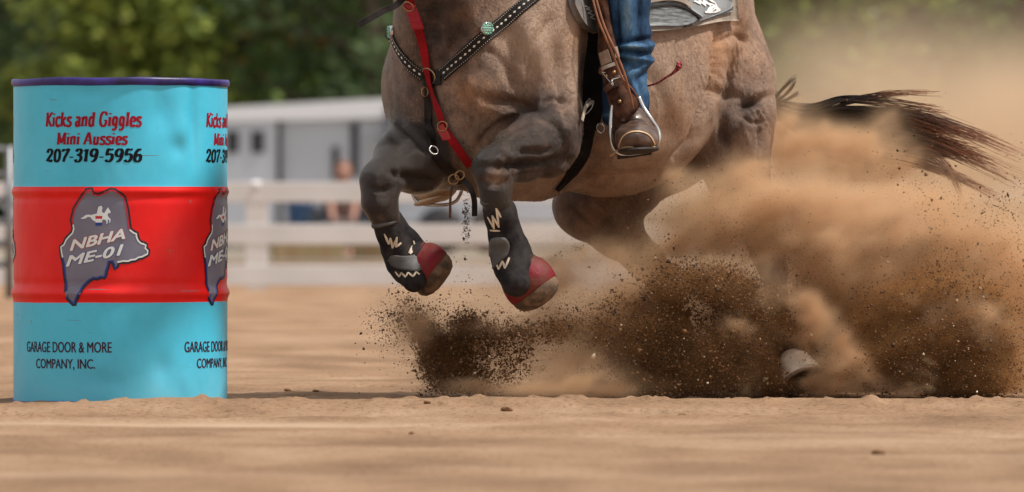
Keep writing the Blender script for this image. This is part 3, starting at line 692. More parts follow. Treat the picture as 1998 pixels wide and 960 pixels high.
specs = [(-60, 118, 7.5, 2.7, 3, "dull green tree at the left edge behind the pipe gate", 1, 0, False), (120, 124, 8.5, 3.0, 1, "dark tree straight behind the blue barrel", 2, 0, True),
         (230, 112, 6.5, 2.6, 2, "bright yellow-green bush-like tree with spreading layered boughs behind the barrel", 3, 0.12, True), (430, 116, 8.0, 2.6, 0, "green tree with orange autumn sprays right of the barrel", 4, 0.22, False),
         (600, 121, 8.8, 2.9, 1, "deep green tree behind the left end of the trailer", 5, 0, False), (720, 113, 7.0, 2.4, 3, "grey-green rounded tree behind the middle of the trailer", 6, 0, False),
         (900, 119, 8.0, 2.9, 1, "tall dark tree hidden behind the horse", 7, 0, False), (1130, 122, 8.0, 2.9, 0, "tree behind the rider", 8, 0, False),
         (1400, 117, 8.0, 2.9, 1, "dark tree behind the dust over the horse's rump", 9, 0, False), (1600, 112, 6.8, 2.5, 2, "pale green tree in the dust right of the rump", 10, 0, False),
         (1780, 121, 8.4, 2.9, 0, "green tree in the dust above the tail", 11, 0, False), (1990, 116, 8.0, 2.8, 1, "dark tree at the right edge of the picture", 12, 0, False)]
for s_ in specs: tree(s_[0], s_[1], s_[2], s_[3], s_[4], s_[5], s_[6], s_[7], s_[8])
# unbroken wood further back
def wood():
    g = np.random.default_rng(99); nl = 60000
    P = np.stack([g.uniform(-26, 26, nl), g.uniform(134, 150, nl), g.uniform(0, 1, nl)**0.8*13], 1)
    keep = fbm(P*np.array([1, .6, 1.0]), 0.35, 3) > -0.30; P = P[keep]; n = len(P); sz = g.uniform(0.2, 0.42, n)
    A = g.normal(0, 1, (n, 3)); A /= np.linalg.norm(A, axis=1)[:, None]; B = np.cross(A, g.normal(0, 1, (n, 3))); B /= np.linalg.norm(B, axis=1)[:, None]
    q = np.stack([P-A*sz[:, None], P+B*sz[:, None]*.6, P+A*sz[:, None], P-B*sz[:, None]*.6], 1).reshape(-1, 3)
    o = fast_mesh("far_wood", q, np.arange(n*4).reshape(-1, 4), leaf_mats[1]); set_attr(o, "tone", np.repeat(np.clip(0.35+0.4*fbm(P, 0.5, 3), 0, .9), 4))
    tag(o, "dark green wood filling the background behind the single trees", "wood", kind="stuff")
wood()
# ------------------------------------------------------------------ HORSE
prims = []
# trunk
prims += ell(1185, 135, 0.05, 262, 196, 250, yaw=43, k=0.05, tone=0.12)       # ribcage and belly
prims += ell(1010, 165, -0.12, 175, 160, 210, yaw=43, k=0.10, tone=0.15)      # girth
prims += ell(875, 175, -0.25, 118, 122, 150, yaw=40, k=0.08, tone=0.42)       # breast
prims += ell(800, 170, -0.15, 48, 75, 95, yaw=0, roll=0, k=0.07, tone=0.40)   # far pectoral / point of shoulder
prims += ell(1035, 110, -0.36, 92, 85, 165, yaw=20, roll=14, k=0.06, tone=0.16)    # near shoulder blade
prims += ell(940, 185, -0.43, 70, 55, 80, yaw=0, roll=20, k=0.06, tone=0.30)    # near pectoral bulge
prims += seg([(925, 270, -0.36, 62), (960, 330, -0.20, 50), (1050, 338, -0.12, 50)], k=0.06, tone=0.35)   # brisket
# neck and head (mostly above the frame)
prims += seg([(905, 140, -0.26, 112), (890, 20, -0.34, 104), (860, -90, -0.45, 88), (815, -200, -0.6, 64)], k=0.09, tone=0.38)
prims += seg([(1090, 0, -0.02, 150), (1060, -110, -0.02, 75)], k=0.12, tone=0.3)
prims += seg([(815, -205, -0.6, 60), (765, -160, -0.75, 50), (700, -90, -0.95, 33), (680, -70, -1.0, 30)], k=0.03, tone=0.5)
prims += ell(770, -175, -0.72, 58, 30, 52, yaw=40, roll=0, k=0.03, tone=0.45)
prims += seg([(830, -262, -0.62, 14), (826, -300, -0.64, 4)], k=0.01, tone=0.6)+seg([(862, -255, -0.55, 14), (866, -295, -0.56, 4)], k=0.01, tone=0.6)
# loins, croup, quarters
prims += seg([(1190, -70, 0.08, 130), (1330, 10, 0.32, 124), (1388, 88, 0.46, 84)], k=0.12, tone=0.15)
prims += seg([(1418, 95, 0.38, 78), (1436, 150, 0.34, 73), (1432, 225, 0.31, 79), (1428, 290, 0.30, 72), (1440, 345, 0.34, 58)], k=0.035, tone=0.30)   # near thigh
prims += seg([(1400, 250, 0.26, 62), (1402, 300, 0.26, 50)], k=0.04, tone=0.38)
prims += seg([(1484, 175, 0.40, 26), (1488, 215, 0.40, 22)], k=0.03, tone=0.35)
prims += seg([(1440, 340, 0.34, 58), (1462, 400, 0.36, 44), (1500, 500, 0.36, 30)], k=0.04, tone=0.45)
prims += seg([(1500, 500, 0.36, 32), (1510, 530, 0.34, 27), (1524, 630, 0.14, 18), (1532, 675, 0.04, 24), (1544, 700, -0.03, 20), (1556, 722, -0.07, 24)], k=0.02, tone=0.8)
# far thigh and hind leg reaching forward under the belly
prims += seg([(1330, 150, 0.62, 120), (1290, 260, 0.55, 115), (1195, 350, 0.36, 90), (1150, 398, 0.28, 70)], k=0.05, tone=0.55)
prims += seg([(1150, 400, 0.28, 66), (1200, 450, 0.34, 50), (1262, 512, 0.44, 34), (1290, 540, 0.48, 28), (1330, 640, 0.42, 18), (1345, 690, 0.40, 23), (1352, 720, 0.36, 20), (1346, 752, 0.32, 26)], k=0.03, tone=0.8)
# near foreleg
prims += seg([(1068, 170, -0.34, 72), (1076, 255, -0.42, 62)], k=0.045, tone=0.30)
prims += ell(1066, 285, -0.47, 60, 50, 62, roll=0, k=0.03, tone=0.75)
prims += seg([(1068, 275, -0.47, 57), (1020, 300, -0.56, 50), (975, 322, -0.64, 40)], k=0.03, tone=0.82)
prims += seg([(1060, 240, -0.50, 30), (1000, 275, -0.60, 25)], k=0.03, tone=0.8)
prims += ell(961, 328, -0.665, 37, 36, 34, roll=0, k=0.025, tone=0.93)
prims += seg([(960, 330, -0.66, 36), (966, 372, -0.665, 29), (968, 392, -0.66, 25), (984, 462, -0.62, 21), (990, 490, -0.60, 25), (1000, 512, -0.59, 30), (1012, 532, -0.575, 26), (1030, 555, -0.56, 26)], k=0.02, tone=0.95)
# far foreleg
prims += seg([(862, 235, -0.22, 72), (868, 300, -0.22, 62)], k=0.06, tone=0.7)
prims += seg([(868, 302, -0.24, 62), (812, 316, -0.38, 56), (765, 330, -0.48, 42)], k=0.04, tone=0.9)
prims += ell(742, 355, -0.52, 37, 36, 38, roll=0, k=0.03, tone=0.98)
prims += seg([(742, 352, -0.52, 37), (740, 392, -0.53, 33), (748, 415, -0.52, 27), (758, 440, -0.50, 22), (772, 482, -0.48, 22), (790, 510, -0.46, 28), (806, 520, -0.445, 25), (822, 533, -0.43, 25)], k=0.02, tone=1.0)
prims += seg([(796, 262, -0.30, 40), (770, 300, -0.42, 34)], k=0.05, tone=0.8)
# dock of the tail
prims += seg([(1478, 165, 0.50, 22), (1520, 205, 0.62, 17), (1600, 235, 0.66, 12), (1680, 255, 0.68, 6)], k=0.02, tone=0.75)
cuts = []
def cut(pts, k=0.02):
    o = seg(pts, k=k)
    for p in o: p['cut'] = True
    return o
HV, HQ = sdf_mesh(prims, 0.0058)
HV = relax(HV, HQ, 3)
HN = normals(HV, HQ)
PXv = 999+HV[:, 0]*F/HV[:, 1]; PYv = HOR-(HV[:, 2]-EYE)*F/HV[:, 1]; Dv = HV[:, 1]-Y0
near = np.clip((-HN[:, 1]+0.2)/0.5, 0, 1)       # surfaces of the near side
def gm(px, py, sx, sy, rot=0):
    a = math.radians(rot); dx = PXv-px; dy_ = PYv-py
    u = dx*math.cos(a)+dy_*math.sin(a); v_ = -dx*math.sin(a)+dy_*math.cos(a)
    return np.exp(-(u/sx)**2-(v_/sy)**2), u, v_
disp = np.zeros(len(HV))
# muscle bellies, tendon grooves and skin folds: (px,py,half length,half width,angle,height mm)
for px, py, sx, sy, rot, mm in [(1035, 70, 75, 26, 70, 7), (1000, 150, 70, 22, 62, -6), (1085, 120, 60, 16, 82, -8), (1110, 180, 75, 22, 84, 8), (955, 110, 55, 30, 40, 6), (905, 215, 60, 14, 78, -12),
    (1010, 205, 60, 12, 12, -12), (1040, 228, 60, 16, 14, 7), (985, 240, 40, 10, -30, -6), (1022, 322, 75, 10, -3, -14), (1040, 285, 42, 22, -20, 8), (1085, 312, 34, 14, -35, -8), (1100, 270, 45, 10, 85, -7), (1016, 262, 44, 10, -28, 7),
    (962, 352, 26, 9, 5, -5), (950, 318, 14, 18, 0, 4), (975, 335, 10, 22, 20, -5), (742, 335, 18, 14, 0, 4), (752, 372, 10, 24, 10, -5), (800, 345, 45, 9, 10, -7), (825, 300, 50, 18, 15, 7), (780, 290, 34, 9, 60, -7),
    (830, 120, 90, 14, 84, -8), (800, 160, 60, 18, 80, 6), (870, 260, 60, 16, 60, 8), (850, 60, 80, 14, 80, -6), (940, 60, 80, 22, 60, 6),
    (1396, 120, 70, 9, 96, -12), (1372, 215, 60, 10, 118, -14), (1332, 290, 45, 10, 135, -10), (1435, 110, 50, 26, 75, 6), (1470, 200, 36, 11, -18, -13), (1425, 185, 42, 10, 12, -9), (1450, 255, 50, 22, 80, 9), (1410, 260, 55, 10, 84, -7), (1485, 275, 60, 8, 85, -6),
    (1440, 60, 46, 14, 60, -6), (1250, 300, 120, 26, -12, 5), (1300, 180, 100, 30, 60, 4), (1200, 345, 100, 12, -5, -5), (1130, 430, 50, 14, 45, -6), (1190, 430, 50, 12, 52, 7), (1152, 190, 120, 20, 90, -16), (1165, 60, 60, 16, 90, -10)]:
    g, u, v_ = gm(px, py, sx, sy, rot); disp += 2.1*mm/1000*g*near
# fine wrinkles in bunched skin
for px, py, sx, sy, rot, wl, mm in [(1055, 222, 52, 22, 18, 9, 1.8), (1450, 115, 38, 52, 86, 10, 1.6), (1470, 215, 36, 26, 60, 12, 3.0), (1405, 150, 28, 50, 70, 10, 1.6), (975, 205, 34, 20, 22, 10, 1.3), (790, 285, 22, 18, 30, 10, 1.6), (820, 70, 30, 60, 0, 14, 1.2)]:
    g, u, v_ = gm(px, py, sx, sy, rot); disp += mm/1000*g*near*np.sin(2*math.pi*(v_+4*vnoise(HV, 14))/wl)
disp += 0.0035*fbm(HV, 9.0, 3)+0.0012*fbm(HV, 32.0, 2)
# sharp creases between muscles (photo polyline, half width px, depth mm, ridge mm beside it)
def crease(pts, wpx, mm, ridge=0.0):
    global disp
    c_ = spline(np.array(pts, float), 50); x0, y0 = c_.min(0)-5*wpx; x1, y1 = c_.max(0)+5*wpx
    s_ = np.where((PXv > x0) & (PXv < x1) & (PYv > y0) & (PYv < y1))[0]
    if len(s_) == 0: return
    d = np.sqrt(np.min((PXv[s_, None]-c_[None, :, 0])**2+(PYv[s_, None]-c_[None, :, 1])**2, axis=1)); L = np.argmin((PXv[s_, None]-c_[None, :, 0])**2+(PYv[s_, None]-c_[None, :, 1])**2, axis=1)/49.0
    fade = np.clip(np.sin(math.pi*np.clip(L, 0.03, 0.97))*2.2, 0, 1)
    disp[s_] += (mm/1000*np.exp(-(d/wpx)**2)+ridge/1000*np.exp(-((d-2.2*wpx)/(1.2*wpx))**2))*near[s_]*fade
for pts, wpx, mm, rg_ in [([(925, 300), (945, 268), (980, 240), (1020, 222), (1070, 215)], 6, -11, 3), ([(1003, 300), (1030, 297), (1055, 297), (1078, 290)], 5, -10, 3), ([(1003, 345), (1030, 342), (1060, 340), (1085, 330)], 6, -9, 3),
    ([(930, 312), (955, 300), (985, 305), (1000, 330), (1000, 355)], 4, -6, 2), ([(1126, 150), (1128, 220), (1124, 290), (1110, 335)], 6, -12, 2), ([(1085, 150), (1092, 200), (1108, 250)], 5, -5, 2),
    ([(835, 160), (850, 220), (880, 280), (905, 320)], 8, -12, 4), ([(770, 233), (790, 250), (812, 275), (830, 310)], 6, -10, 3), ([(1395, 60), (1403, 110), (1397, 165), (1378, 215), (1350, 265), (1320, 310)], 6, -15, 4),
    ([(1445, 205), (1470, 200), (1497, 186)], 6, -14, 5), ([(1440, 225), (1465, 240), (1492, 236)], 4, -7, 3), ([(1425, 130), (1415, 190), (1410, 250), (1420, 310)], 7, -8, 3), ([(1480, 245), (1478, 300), (1485, 350)], 4, -7, 2),
    ([(1400, 85), (1430, 70), (1462, 88)], 6, -7, 3), ([(1090, 20), (1060, 60), (1040, 110), (1030, 160)], 10, -9, 3), ([(900, 20), (890, 80), (862, 135)], 10, -8, 3), ([(940, 90), (985, 130), (1010, 180)], 9, -8, 3), ([(915, 190), (925, 230), (915, 265)], 7, -9, 3),
    ([(760, 330), (775, 345), (772, 372)], 4, -6, 2), ([(790, 350), (820, 358), (850, 352)], 6, -8, 3), ([(775, 300), (810, 290), (840, 300)], 6, -7, 3), ([(722, 360), (740, 372), (760, 366)], 4, -5, 2), ([(935, 352), (955, 362), (985, 358)], 4, -5, 2),
    ([(1100, 400), (1140, 440), (1190, 475)], 7, -8, 3), ([(1010, 255), (1040, 240), (1085, 250), (1100, 280)], 6, -7, 4), ([(1055, 205), (1085, 195), (1110, 210)], 5, -6, 2), ([(1210, 90), (1260, 140), (1300, 210), (1290, 280)], 16, -5, 2)]: crease(pts, wpx, mm, rg_)
for px, py, sx, sy, rot, mm in [(1048, 264, 36, 18, -28, 9), (1088, 305, 22, 14, -30, 6), (958, 340, 22, 16, 0, 6), (742, 352, 24, 20, 0, 6), (815, 325, 34, 16, 10, 7), (1430, 170, 22, 30, 0, 6), (1465, 130, 22, 34, 10, 6), (990, 285, 24, 12, -25, 5)]:
    g, u, v_ = gm(px, py, sx, sy, rot); disp += mm/1000*g*near
# veins on forearm and shoulder
for pts in [[(1020, 215), (1000, 245), (985, 275), (978, 300)], [(1100, 160), (1112, 210), (1105, 255)], [(1230, 120), (1280, 190), (1270, 260), (1200, 320)], [(1440, 230), (1460, 290), (1450, 340)]]:
    c_ = spline(np.array(pts, float), 60); d2 = np.min((PXv[:, None]-c_[None, :, 0])**2+(PYv[:, None]-c_[None, :, 1])**2, axis=1) if len(HV) < 400000 else 0
    disp += 0.0022*np.exp(-d2/9.0)*near
HV2 = HV+HN*disp[:, None]
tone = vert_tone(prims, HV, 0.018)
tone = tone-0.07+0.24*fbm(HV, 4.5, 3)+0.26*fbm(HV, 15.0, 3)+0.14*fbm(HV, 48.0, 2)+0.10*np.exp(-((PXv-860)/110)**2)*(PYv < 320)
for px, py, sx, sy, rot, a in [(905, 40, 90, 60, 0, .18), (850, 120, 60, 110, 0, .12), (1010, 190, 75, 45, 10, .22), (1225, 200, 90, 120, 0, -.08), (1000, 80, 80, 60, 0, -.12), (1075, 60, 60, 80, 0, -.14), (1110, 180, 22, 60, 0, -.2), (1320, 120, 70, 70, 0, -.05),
    (880, 215, 50, 60, 0, -.12), (1470, 205, 45, 30, 0, .25), (1430, 60, 40, 50, 0, .05), (1440, 130, 40, 40, 0, -.08), (1410, 250, 36, 60, 0, .2), (770, 225, 20, 60, 0, .2), (970, 345, 30, 20, 0, -.28), (1150, 200, 22, 130, 0, .35), (1180, 330, 90, 30, -30, .3)]:  # dark spots behind the elbow and in the rump fold paint shade into tone
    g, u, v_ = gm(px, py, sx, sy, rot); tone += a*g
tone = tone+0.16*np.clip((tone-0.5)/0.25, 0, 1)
ochre = 0.5+0.9*fbm(HV+5, 4.0, 3)
for px, py, sx, sy, rot, a in [(930, 215, 60, 50, 0, .5), (1080, 350, 90, 20, -8, .3), (1040, 205, 60, 14, 12, .5), (1398, 95, 22, 60, 0, .12), (1150, 60, 40, 60, 0, .3), (780, 255, 24, 24, 0, .5), (1200, 250, 130, 90, 0, -.2)]:
    g, u, v_ = gm(px, py, sx, sy, rot); ochre += a*g
def coat_mat():
    m = bpy.data.materials.new("horse_coat"); m.use_nodes = True; nt = m.node_tree; b = nt.nodes["Principled BSDF"]
    at = N(nt, "ShaderNodeAttribute", attribute_name="tone"); oc = N(nt, "ShaderNodeAttribute", attribute_name="ochre")
    tc = N(nt, "ShaderNodeTexCoord"); mp = N(nt, "ShaderNodeMapping"); nt.links.new(tc.outputs["Object"], mp.inputs[0]); mp.inputs["Scale"].default_value = (1.0, 1.0, 0.42); mp.inputs["Rotation"].default_value = (0, R(35), 0)
    def noise(s, d, r=0.6):
        n = N(nt, "ShaderNodeTexNoise"); n.inputs["Scale"].default_value = s; n.inputs["Detail"].default_value = d; n.inputs["Roughness"].default_value = r; nt.links.new(mp.outputs[0], n.inputs[0]); return n.outputs[0]
    hair = noise(230, 6, 0.8); mid = noise(26, 8, 0.72)
    ad = N(nt, "ShaderNodeMath", operation='MULTIPLY_ADD'); nt.links.new(hair, ad.inputs[0]); ad.inputs[1].default_value = 0.62; nt.links.new(at.outputs["Fac"], ad.inputs[2])
    ad2 = N(nt, "ShaderNodeMath", operation='MULTIPLY_ADD'); nt.links.new(mid, ad2.inputs[0]); ad2.inputs[1].default_value = 0.55; nt.links.new(ad.outputs[0], ad2.inputs[2])
    ad3 = N(nt, "ShaderNodeMath", operation='SUBTRACT'); nt.links.new(ad2.outputs[0], ad3.inputs[0]); ad3.inputs[1].default_value = 0.585
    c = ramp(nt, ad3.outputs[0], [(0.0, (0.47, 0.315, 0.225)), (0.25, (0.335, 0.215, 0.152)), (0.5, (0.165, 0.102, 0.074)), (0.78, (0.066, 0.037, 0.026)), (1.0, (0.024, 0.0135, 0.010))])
    c2 = mixc(nt, 1.0, c, (1.12, 0.86, 0.60), 'MULTIPLY')
    of = ramp(nt, oc.outputs["Fac"], [(0.55, (0, 0, 0)), (1.1, (1, 1, 1))])
    c = mixc(nt, of, c, c2)
    nt.links.new(c, b.inputs["Base Color"]); mr = N(nt, "ShaderNodeMapRange"); nt.links.new(at.outputs["Fac"], mr.inputs[0]); mr.inputs[1].default_value = 0.4; mr.inputs[2].default_value = 0.9; mr.inputs[3].default_value = 0.46; mr.inputs[4].default_value = 0.27
    nt.links.new(mr.outputs[0], b.inputs["Roughness"]); b.inputs["Specular IOR Level"].default_value = 0.55
    b.inputs["Sheen Weight"].default_value = 0.06; b.inputs["Sheen Roughness"].default_value = 0.4
    bp = N(nt, "ShaderNodeBump"); bp.inputs["Distance"].default_value = 0.006; nt.links.new(hair, bp.inputs["Height"])
    bp2 = N(nt, "ShaderNodeBump"); bp2.inputs["Distance"].default_value = 0.007; nt.links.new(mid, bp2.inputs["Height"]); nt.links.new(bp.outputs[0], bp2.inputs["Normal"])
    nt.links.new(bp2.outputs[0], b.inputs["Normal"]); return m
hpos = W(1250, 770, 0.2); hpos[2] = 0
horse = empty("horse", "tan and dark-legged roan horse lunging round the barrel with both forelegs tucked", "horse", tuple(hpos))
coat = coat_mat()
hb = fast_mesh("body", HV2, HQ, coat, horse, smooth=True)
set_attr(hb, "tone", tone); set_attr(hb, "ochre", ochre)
def short_coat(n, seed=4):
    """the short hair of the coat, lying back along the body and down the legs"""
    g = np.random.default_rng(seed); A = HV2[HQ]; ar = np.linalg.norm(np.cross(A[:, 2]-A[:, 0], A[:, 3]-A[:, 1]), axis=1); k = g.choice(len(HQ), n, p=ar/ar.sum())
    u, v = g.random((2, n, 1)); q = A[k]; P = (q[:, 0]*(1-u)+q[:, 1]*u)*(1-v)+(q[:, 3]*(1-u)+q[:, 2]*u)*v
    kp = g.random(n) > np.clip((tone[HQ[k, 0]]-0.35)*2.6, 0, 1); k = k[kp]; P = P[kp]; n = len(k)
    vi = HQ[k, 0]; Nn = normals(HV2, HQ)[vi]; zz_ = P[:, 2]
    leg = np.clip((0.62-zz_)/0.12, 0, 1)[:, None]
    fl = (1-leg)*np.array([0.62, 0.62, -0.45])+leg*np.array([0.1, 0.1, -1.0]); fl = fl+0.5*np.stack([fbm(P, 5, 2), fbm(P+7, 5, 2), fbm(P+13, 5, 2)], 1)+g.normal(0, .13, (n, 3))
    T = fl-Nn*(fl*Nn).sum(1)[:, None]; T /= np.linalg.norm(T, axis=1)[:, None]; B = np.cross(Nn, T)
    L = g.uniform(0.006, 0.012, n)[:, None]; w_ = g.uniform(0.0005, 0.0010, n)[:, None]; tilt = g.uniform(0.10, 0.24, n)[:, None]
    P0 = P-Nn*0.0004; P1 = P+T*L*0.6+Nn*L*tilt*0.8; P2 = P+T*L+Nn*L*tilt
    V = np.stack([P0-B*w_, P0+B*w_, P1+B*w_*.8, P1-B*w_*.8, P2], 1).reshape(-1, 3); b0 = np.arange(n)[:, None]*5
    Fc = np.concatenate([b0+np.array([[0, 1, 2]]), b0+np.array([[0, 2, 3]]), b0+np.array([[3, 2, 4]])], 0)
    o = fast_mesh("coat_hair", V, Fc, coat, horse); o["kind"] = "stuff"
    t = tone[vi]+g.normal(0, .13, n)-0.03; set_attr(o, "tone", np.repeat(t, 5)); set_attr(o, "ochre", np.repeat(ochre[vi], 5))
short_coat(170000)
bvh = BVHTree.FromPolygons([Vector(v) for v in HV2], HQ.tolist())
CAMP = Vector((0, 0, EYE))
def hit(px, py, tree=None):
    d = Vector(W(px, py, 0))-CAMP; d.normalize()
    loc, nor, i, _ = (tree or bvh).ray_cast(CAMP, d)
    if loc is None:
        # slide on to the closest point of the hide
        q = Vector(W(px, py, -0.2)); loc, nor, i, _ = (tree or bvh).find_nearest(q)
    if nor.dot(d) > 0: nor = -nor
    return np.array(loc), np.array(nor)
def ribbon(pts, wd, th=0.003, off=0.003, tree=None, n=40, wds=None, smooth_it=6, lift=None):
    """strap laid over the hide along photograph pixels; real thickness"""
    c = spline(np.array(pts, float)[:, :2], n); hs = [hit(x, y, tree) for x, y in c]
    P = np.array([h[0] for h in hs]); Nn = np.array([h[1] for h in hs])
    for _ in range(smooth_it):
        P[1:-1] = 0.5*P[1:-1]+0.25*(P[:-2]+P[2:]); Nn[1:-1] = 0.5*Nn[1:-1]+0.25*(Nn[:-2]+Nn[2:])
    Nn /= np.linalg.norm(Nn, axis=1)[:, None]
    # keep it outside the hide
    for i in range(len(P)):
        h = hit(*c[i], tree)[0]
        if (P[i]-h)@Nn[i] < 0: P[i] = P[i]+Nn[i]*((h-P[i])@Nn[i])
    return strip(P+Nn*off, Nn, wd if wds is None else np.interp(np.linspace(0, 1, n), np.linspace(0, 1, len(wds)), wds), th), (P, Nn)
def strip(P, Nn, wd, th):
    T = np.gradient(P, axis=0); T /= np.linalg.norm(T, axis=1)[:, None]+1e-12; B = np.cross(T, Nn); B /= np.linalg.norm(B, axis=1)[:, None]+1e-12
    wd = np.broadcast_to(wd, (len(P),))[:, None]
    A = [P-B*wd/2, P-B*wd/2*0.94+Nn*th, P+B*wd/2*0.94+Nn*th, P+B*wd/2]; n = len(P); V = np.vstack(A)
    Fc = [(k*n+i, k*n+i+1, ((k+1) % 4)*n+i+1, ((k+1) % 4)*n+i) for k in range(4) for i in range(n-1)]+[(0, n, 2*n, 3*n), (n-1, 4*n-1, 3*n-1, 2*n-1)]
    return V, Fc

# sport boots and bell boots -------------------------------------------------
neo = mat("black_neoprene", (0.010, 0.009, 0.012), 0.8, spec=0.2, bump=0.0015, bscale=120, col2=(0.030, 0.025, 0.024), vscale=26)
patch = mat("grey_boot_patch", (0.085, 0.082, 0.082), 0.6, bump=0.001, bscale=90, var=0.25, vscale=30)
cream = mat("cream_emblem", (0.62, 0.52, 0.40), 0.6, var=0.2, vscale=60)
bell = mat("red_bell_boot", (0.17, 0.003, 0.011), 0.6, spec=0.3, bump=0.003, bscale=50, col2=(0.12, 0.03, 0.02), vscale=16)
mud = mat("dirty_hoof_rim", (0.055, 0.034, 0.02), 0.85, bump=0.004, bscale=60, col2=(0.16, 0.095, 0.055), vscale=40)
def boot(prs, label):
    V, Q = sdf_mesh(prs, 0.0035); V = relax(V, Q, 2); V = V+normals(V, Q)*(0.0012*fbm(V, 40, 2))[:, None]
    o = fast_mesh("sport_boot", V, Q, neo, horse, smooth=True); o["label"] = label
    return o, BVHTree.FromPolygons([Vector(v) for v in V], Q.tolist())
nb, nbt = boot(seg([(967, 388, -0.66, 27.5), (975, 420, -0.645, 29), (984, 462, -0.62, 29), (994, 498, -0.60, 35), (1000, 520, -0.61, 35), (1006, 552, -0.645, 27)], k=0.012)+seg([(990, 405, -0.62, 12), (1012, 480, -0.58, 13), (1024, 505, -0.56, 18)], k=0.03), "black sport boot with cream zigzag emblems on the near foreleg")
fb, fbt = boot(seg([(750, 430, -0.515, 25), (760, 455, -0.50, 25), (772, 485, -0.48, 27), (786, 508, -0.465, 33), (797, 524, -0.475, 32), (808, 546, -0.51, 24)], k=0.012)+seg([(772, 420, -0.49, 10), (800, 465, -0.46, 12), (815, 485, -0.44, 18)], k=0.03), "black sport boot with cream zigzag emblems on the far foreleg")
for o_, c_, ax_, r_ in ((nb, (967, 390, -0.66), (0.10, 0.1, -0.99), 28.5), (fb, (751, 433, -0.515), (0.25, 0.1, -0.96), 26)):
    v, f = lathe([(r_*S*0.9, -0.004), (r_*S*1.03, -0.002), (r_*S*1.05, 0.004), (r_*S*1.0, 0.009), (r_*S*0.9, 0.008)], W(*c_), ax_, 32); mesh_np("top_binding", v, f, patch, o_)
def patch_on(tree, poly, name, m, par, off=0.002, th=0.002, res=14):
    """small leather panel: polygon in photo pixels laid over a surface"""
    P = np.array(poly, float); c = P.mean(0); rings = [c+(P-c)*t for t in np.linspace(0.02, 1, 5)]
    Pd = [spline(np.vstack([r, r[:1]]), 37)[:-1] for r in rings]
    V = []; 
    for q in Pd:
        for x, y in q: h, nn = hit(x, y, tree); V.append(h+nn*(off+th))
    for x, y in Pd[-1]: h, nn = hit(x, y, tree); V.append(h+nn*0.0)
    n = 36; Fc = [(i*n+k, i*n+(k+1) % n, (i+1)*n+(k+1) % n, (i+1)*n+k) for i in range(5) for k in range(n)]+[tuple(range(n))[::-1]]
    V = np.array(V); return mesh_np(name, V, Fc, m, par)
def zig(tree, pts, wpx, m, par, name="emblem_stroke", off=0.0015):
    out = []
    for a, b_ in zip(pts[:-1], pts[1:]):
        (r, _) = ribbon([a, ((a[0]+b_[0])/2, (a[1]+b_[1])/2), b_], wpx*S, 0.0012, off, tree, n=8, smooth_it=1, wds=[wpx*S*0.5, wpx*S*1.15, wpx*S*0.8]); out.append(r)
    V, Fc = merge(out); return mesh_np(name, V, Fc, m, par, smooth=False)
patch_on(nbt, [(956, 474), (962, 464), (985, 464), (994, 478), (990, 498), (975, 512), (962, 524), (957, 510)], "boot_patch", patch, nb)
zig(nbt, [(952, 423), (965, 446), (961, 420), (974, 443), (968, 405), (977, 424)], 3.8, cream, nb)
zig(nbt, [(976, 450), (957, 449)], 3.6, cream, nb)
zig(nbt, [(962, 524), (969, 512), (974, 526), (981, 509), (986, 524), (994, 503)], 4.0, cream, nb)
patch_on(fbt, [(757, 508), (765, 498), (795, 500), (824, 496), (826, 515), (818, 529), (790, 527), (768, 520)], "boot_patch", patch, fb)
zig(fbt, [(750, 456), (759, 476), (762, 464), (766, 484), (774, 462), (772, 482), (782, 474)], 4.0, cream, fb)
zig(fbt, [(797, 494), (804, 480), (800, 496), (810, 484), (806, 470), (812, 496)], 3.4, cream, fb)
zig(fbt, [(772, 530), (780, 540), (784, 532), (792, 541), (797, 532), (806, 540), (812, 531), (818, 536)], 3.4, cream, fb)
def bellboot(c0, axis, r0, r1, h, label, tilt_sx=1.0):
    c0 = np.array(c0); prof = [(r0*0.8, -0.016), (r0*0.98, -0.010), (r0*1.25, 0.0), (r1*0.80, h*0.10), (r1*0.93, h*0.25), (r1*1.0, h*0.45), (r1*1.03, h*0.7), (r1*1.0, h*0.92), (r1*0.96, h), (r1*0.92, h-0.002), (r1*0.9, h*0.7)]
    v, f = lathe(prof, c0, axis, 48, sx=tilt_sx); v += 0.0025*np.stack([vnoise(v, 14), vnoise(v+7, 14), vnoise(v+13, 14)], -1)
    o = mesh_np("bell_boot", v, f, bell, horse); o["label"] = label
    v, f = lathe([(r1*0.80, h*0.5), (r1*0.92, h*0.8), (r1*0.99, h*1.02), (r1*0.975, h*1.14), (r1*0.88, h*1.30), (r1*0.68, h*1.44), (r1*0.38, h*1.52), (0.002, h*1.54)], c0, axis, 40, sx=tilt_sx); v += 0.003*np.stack([vnoise(v, 25), vnoise(v+7, 25), vnoise(v+13, 25)], -1)
    mesh_np("hoof", v, f, mud, horse)
    v, f = lathe([(r0*1.08, -0.022), (r0*1.18, -0.012), (r0*1.30, 0.004), (r0*1.24, 0.008), (r0*0.9, -0.01)], c0, axis, 36, sx=tilt_sx); mesh_np("top_binding", v, f, neo, o)
    return o
bellboot(W(1010, 519, -0.575), (0.56, 0.02, -0.80), 30*S, 50*S, 57*S, "red rubber bell boot on the near fore hoof")
bellboot(W(804, 503, -0.455), (0.78, 0.02, -0.58), 30*S, 47*S, 50*S, "red rubber bell boot on the far fore hoof")
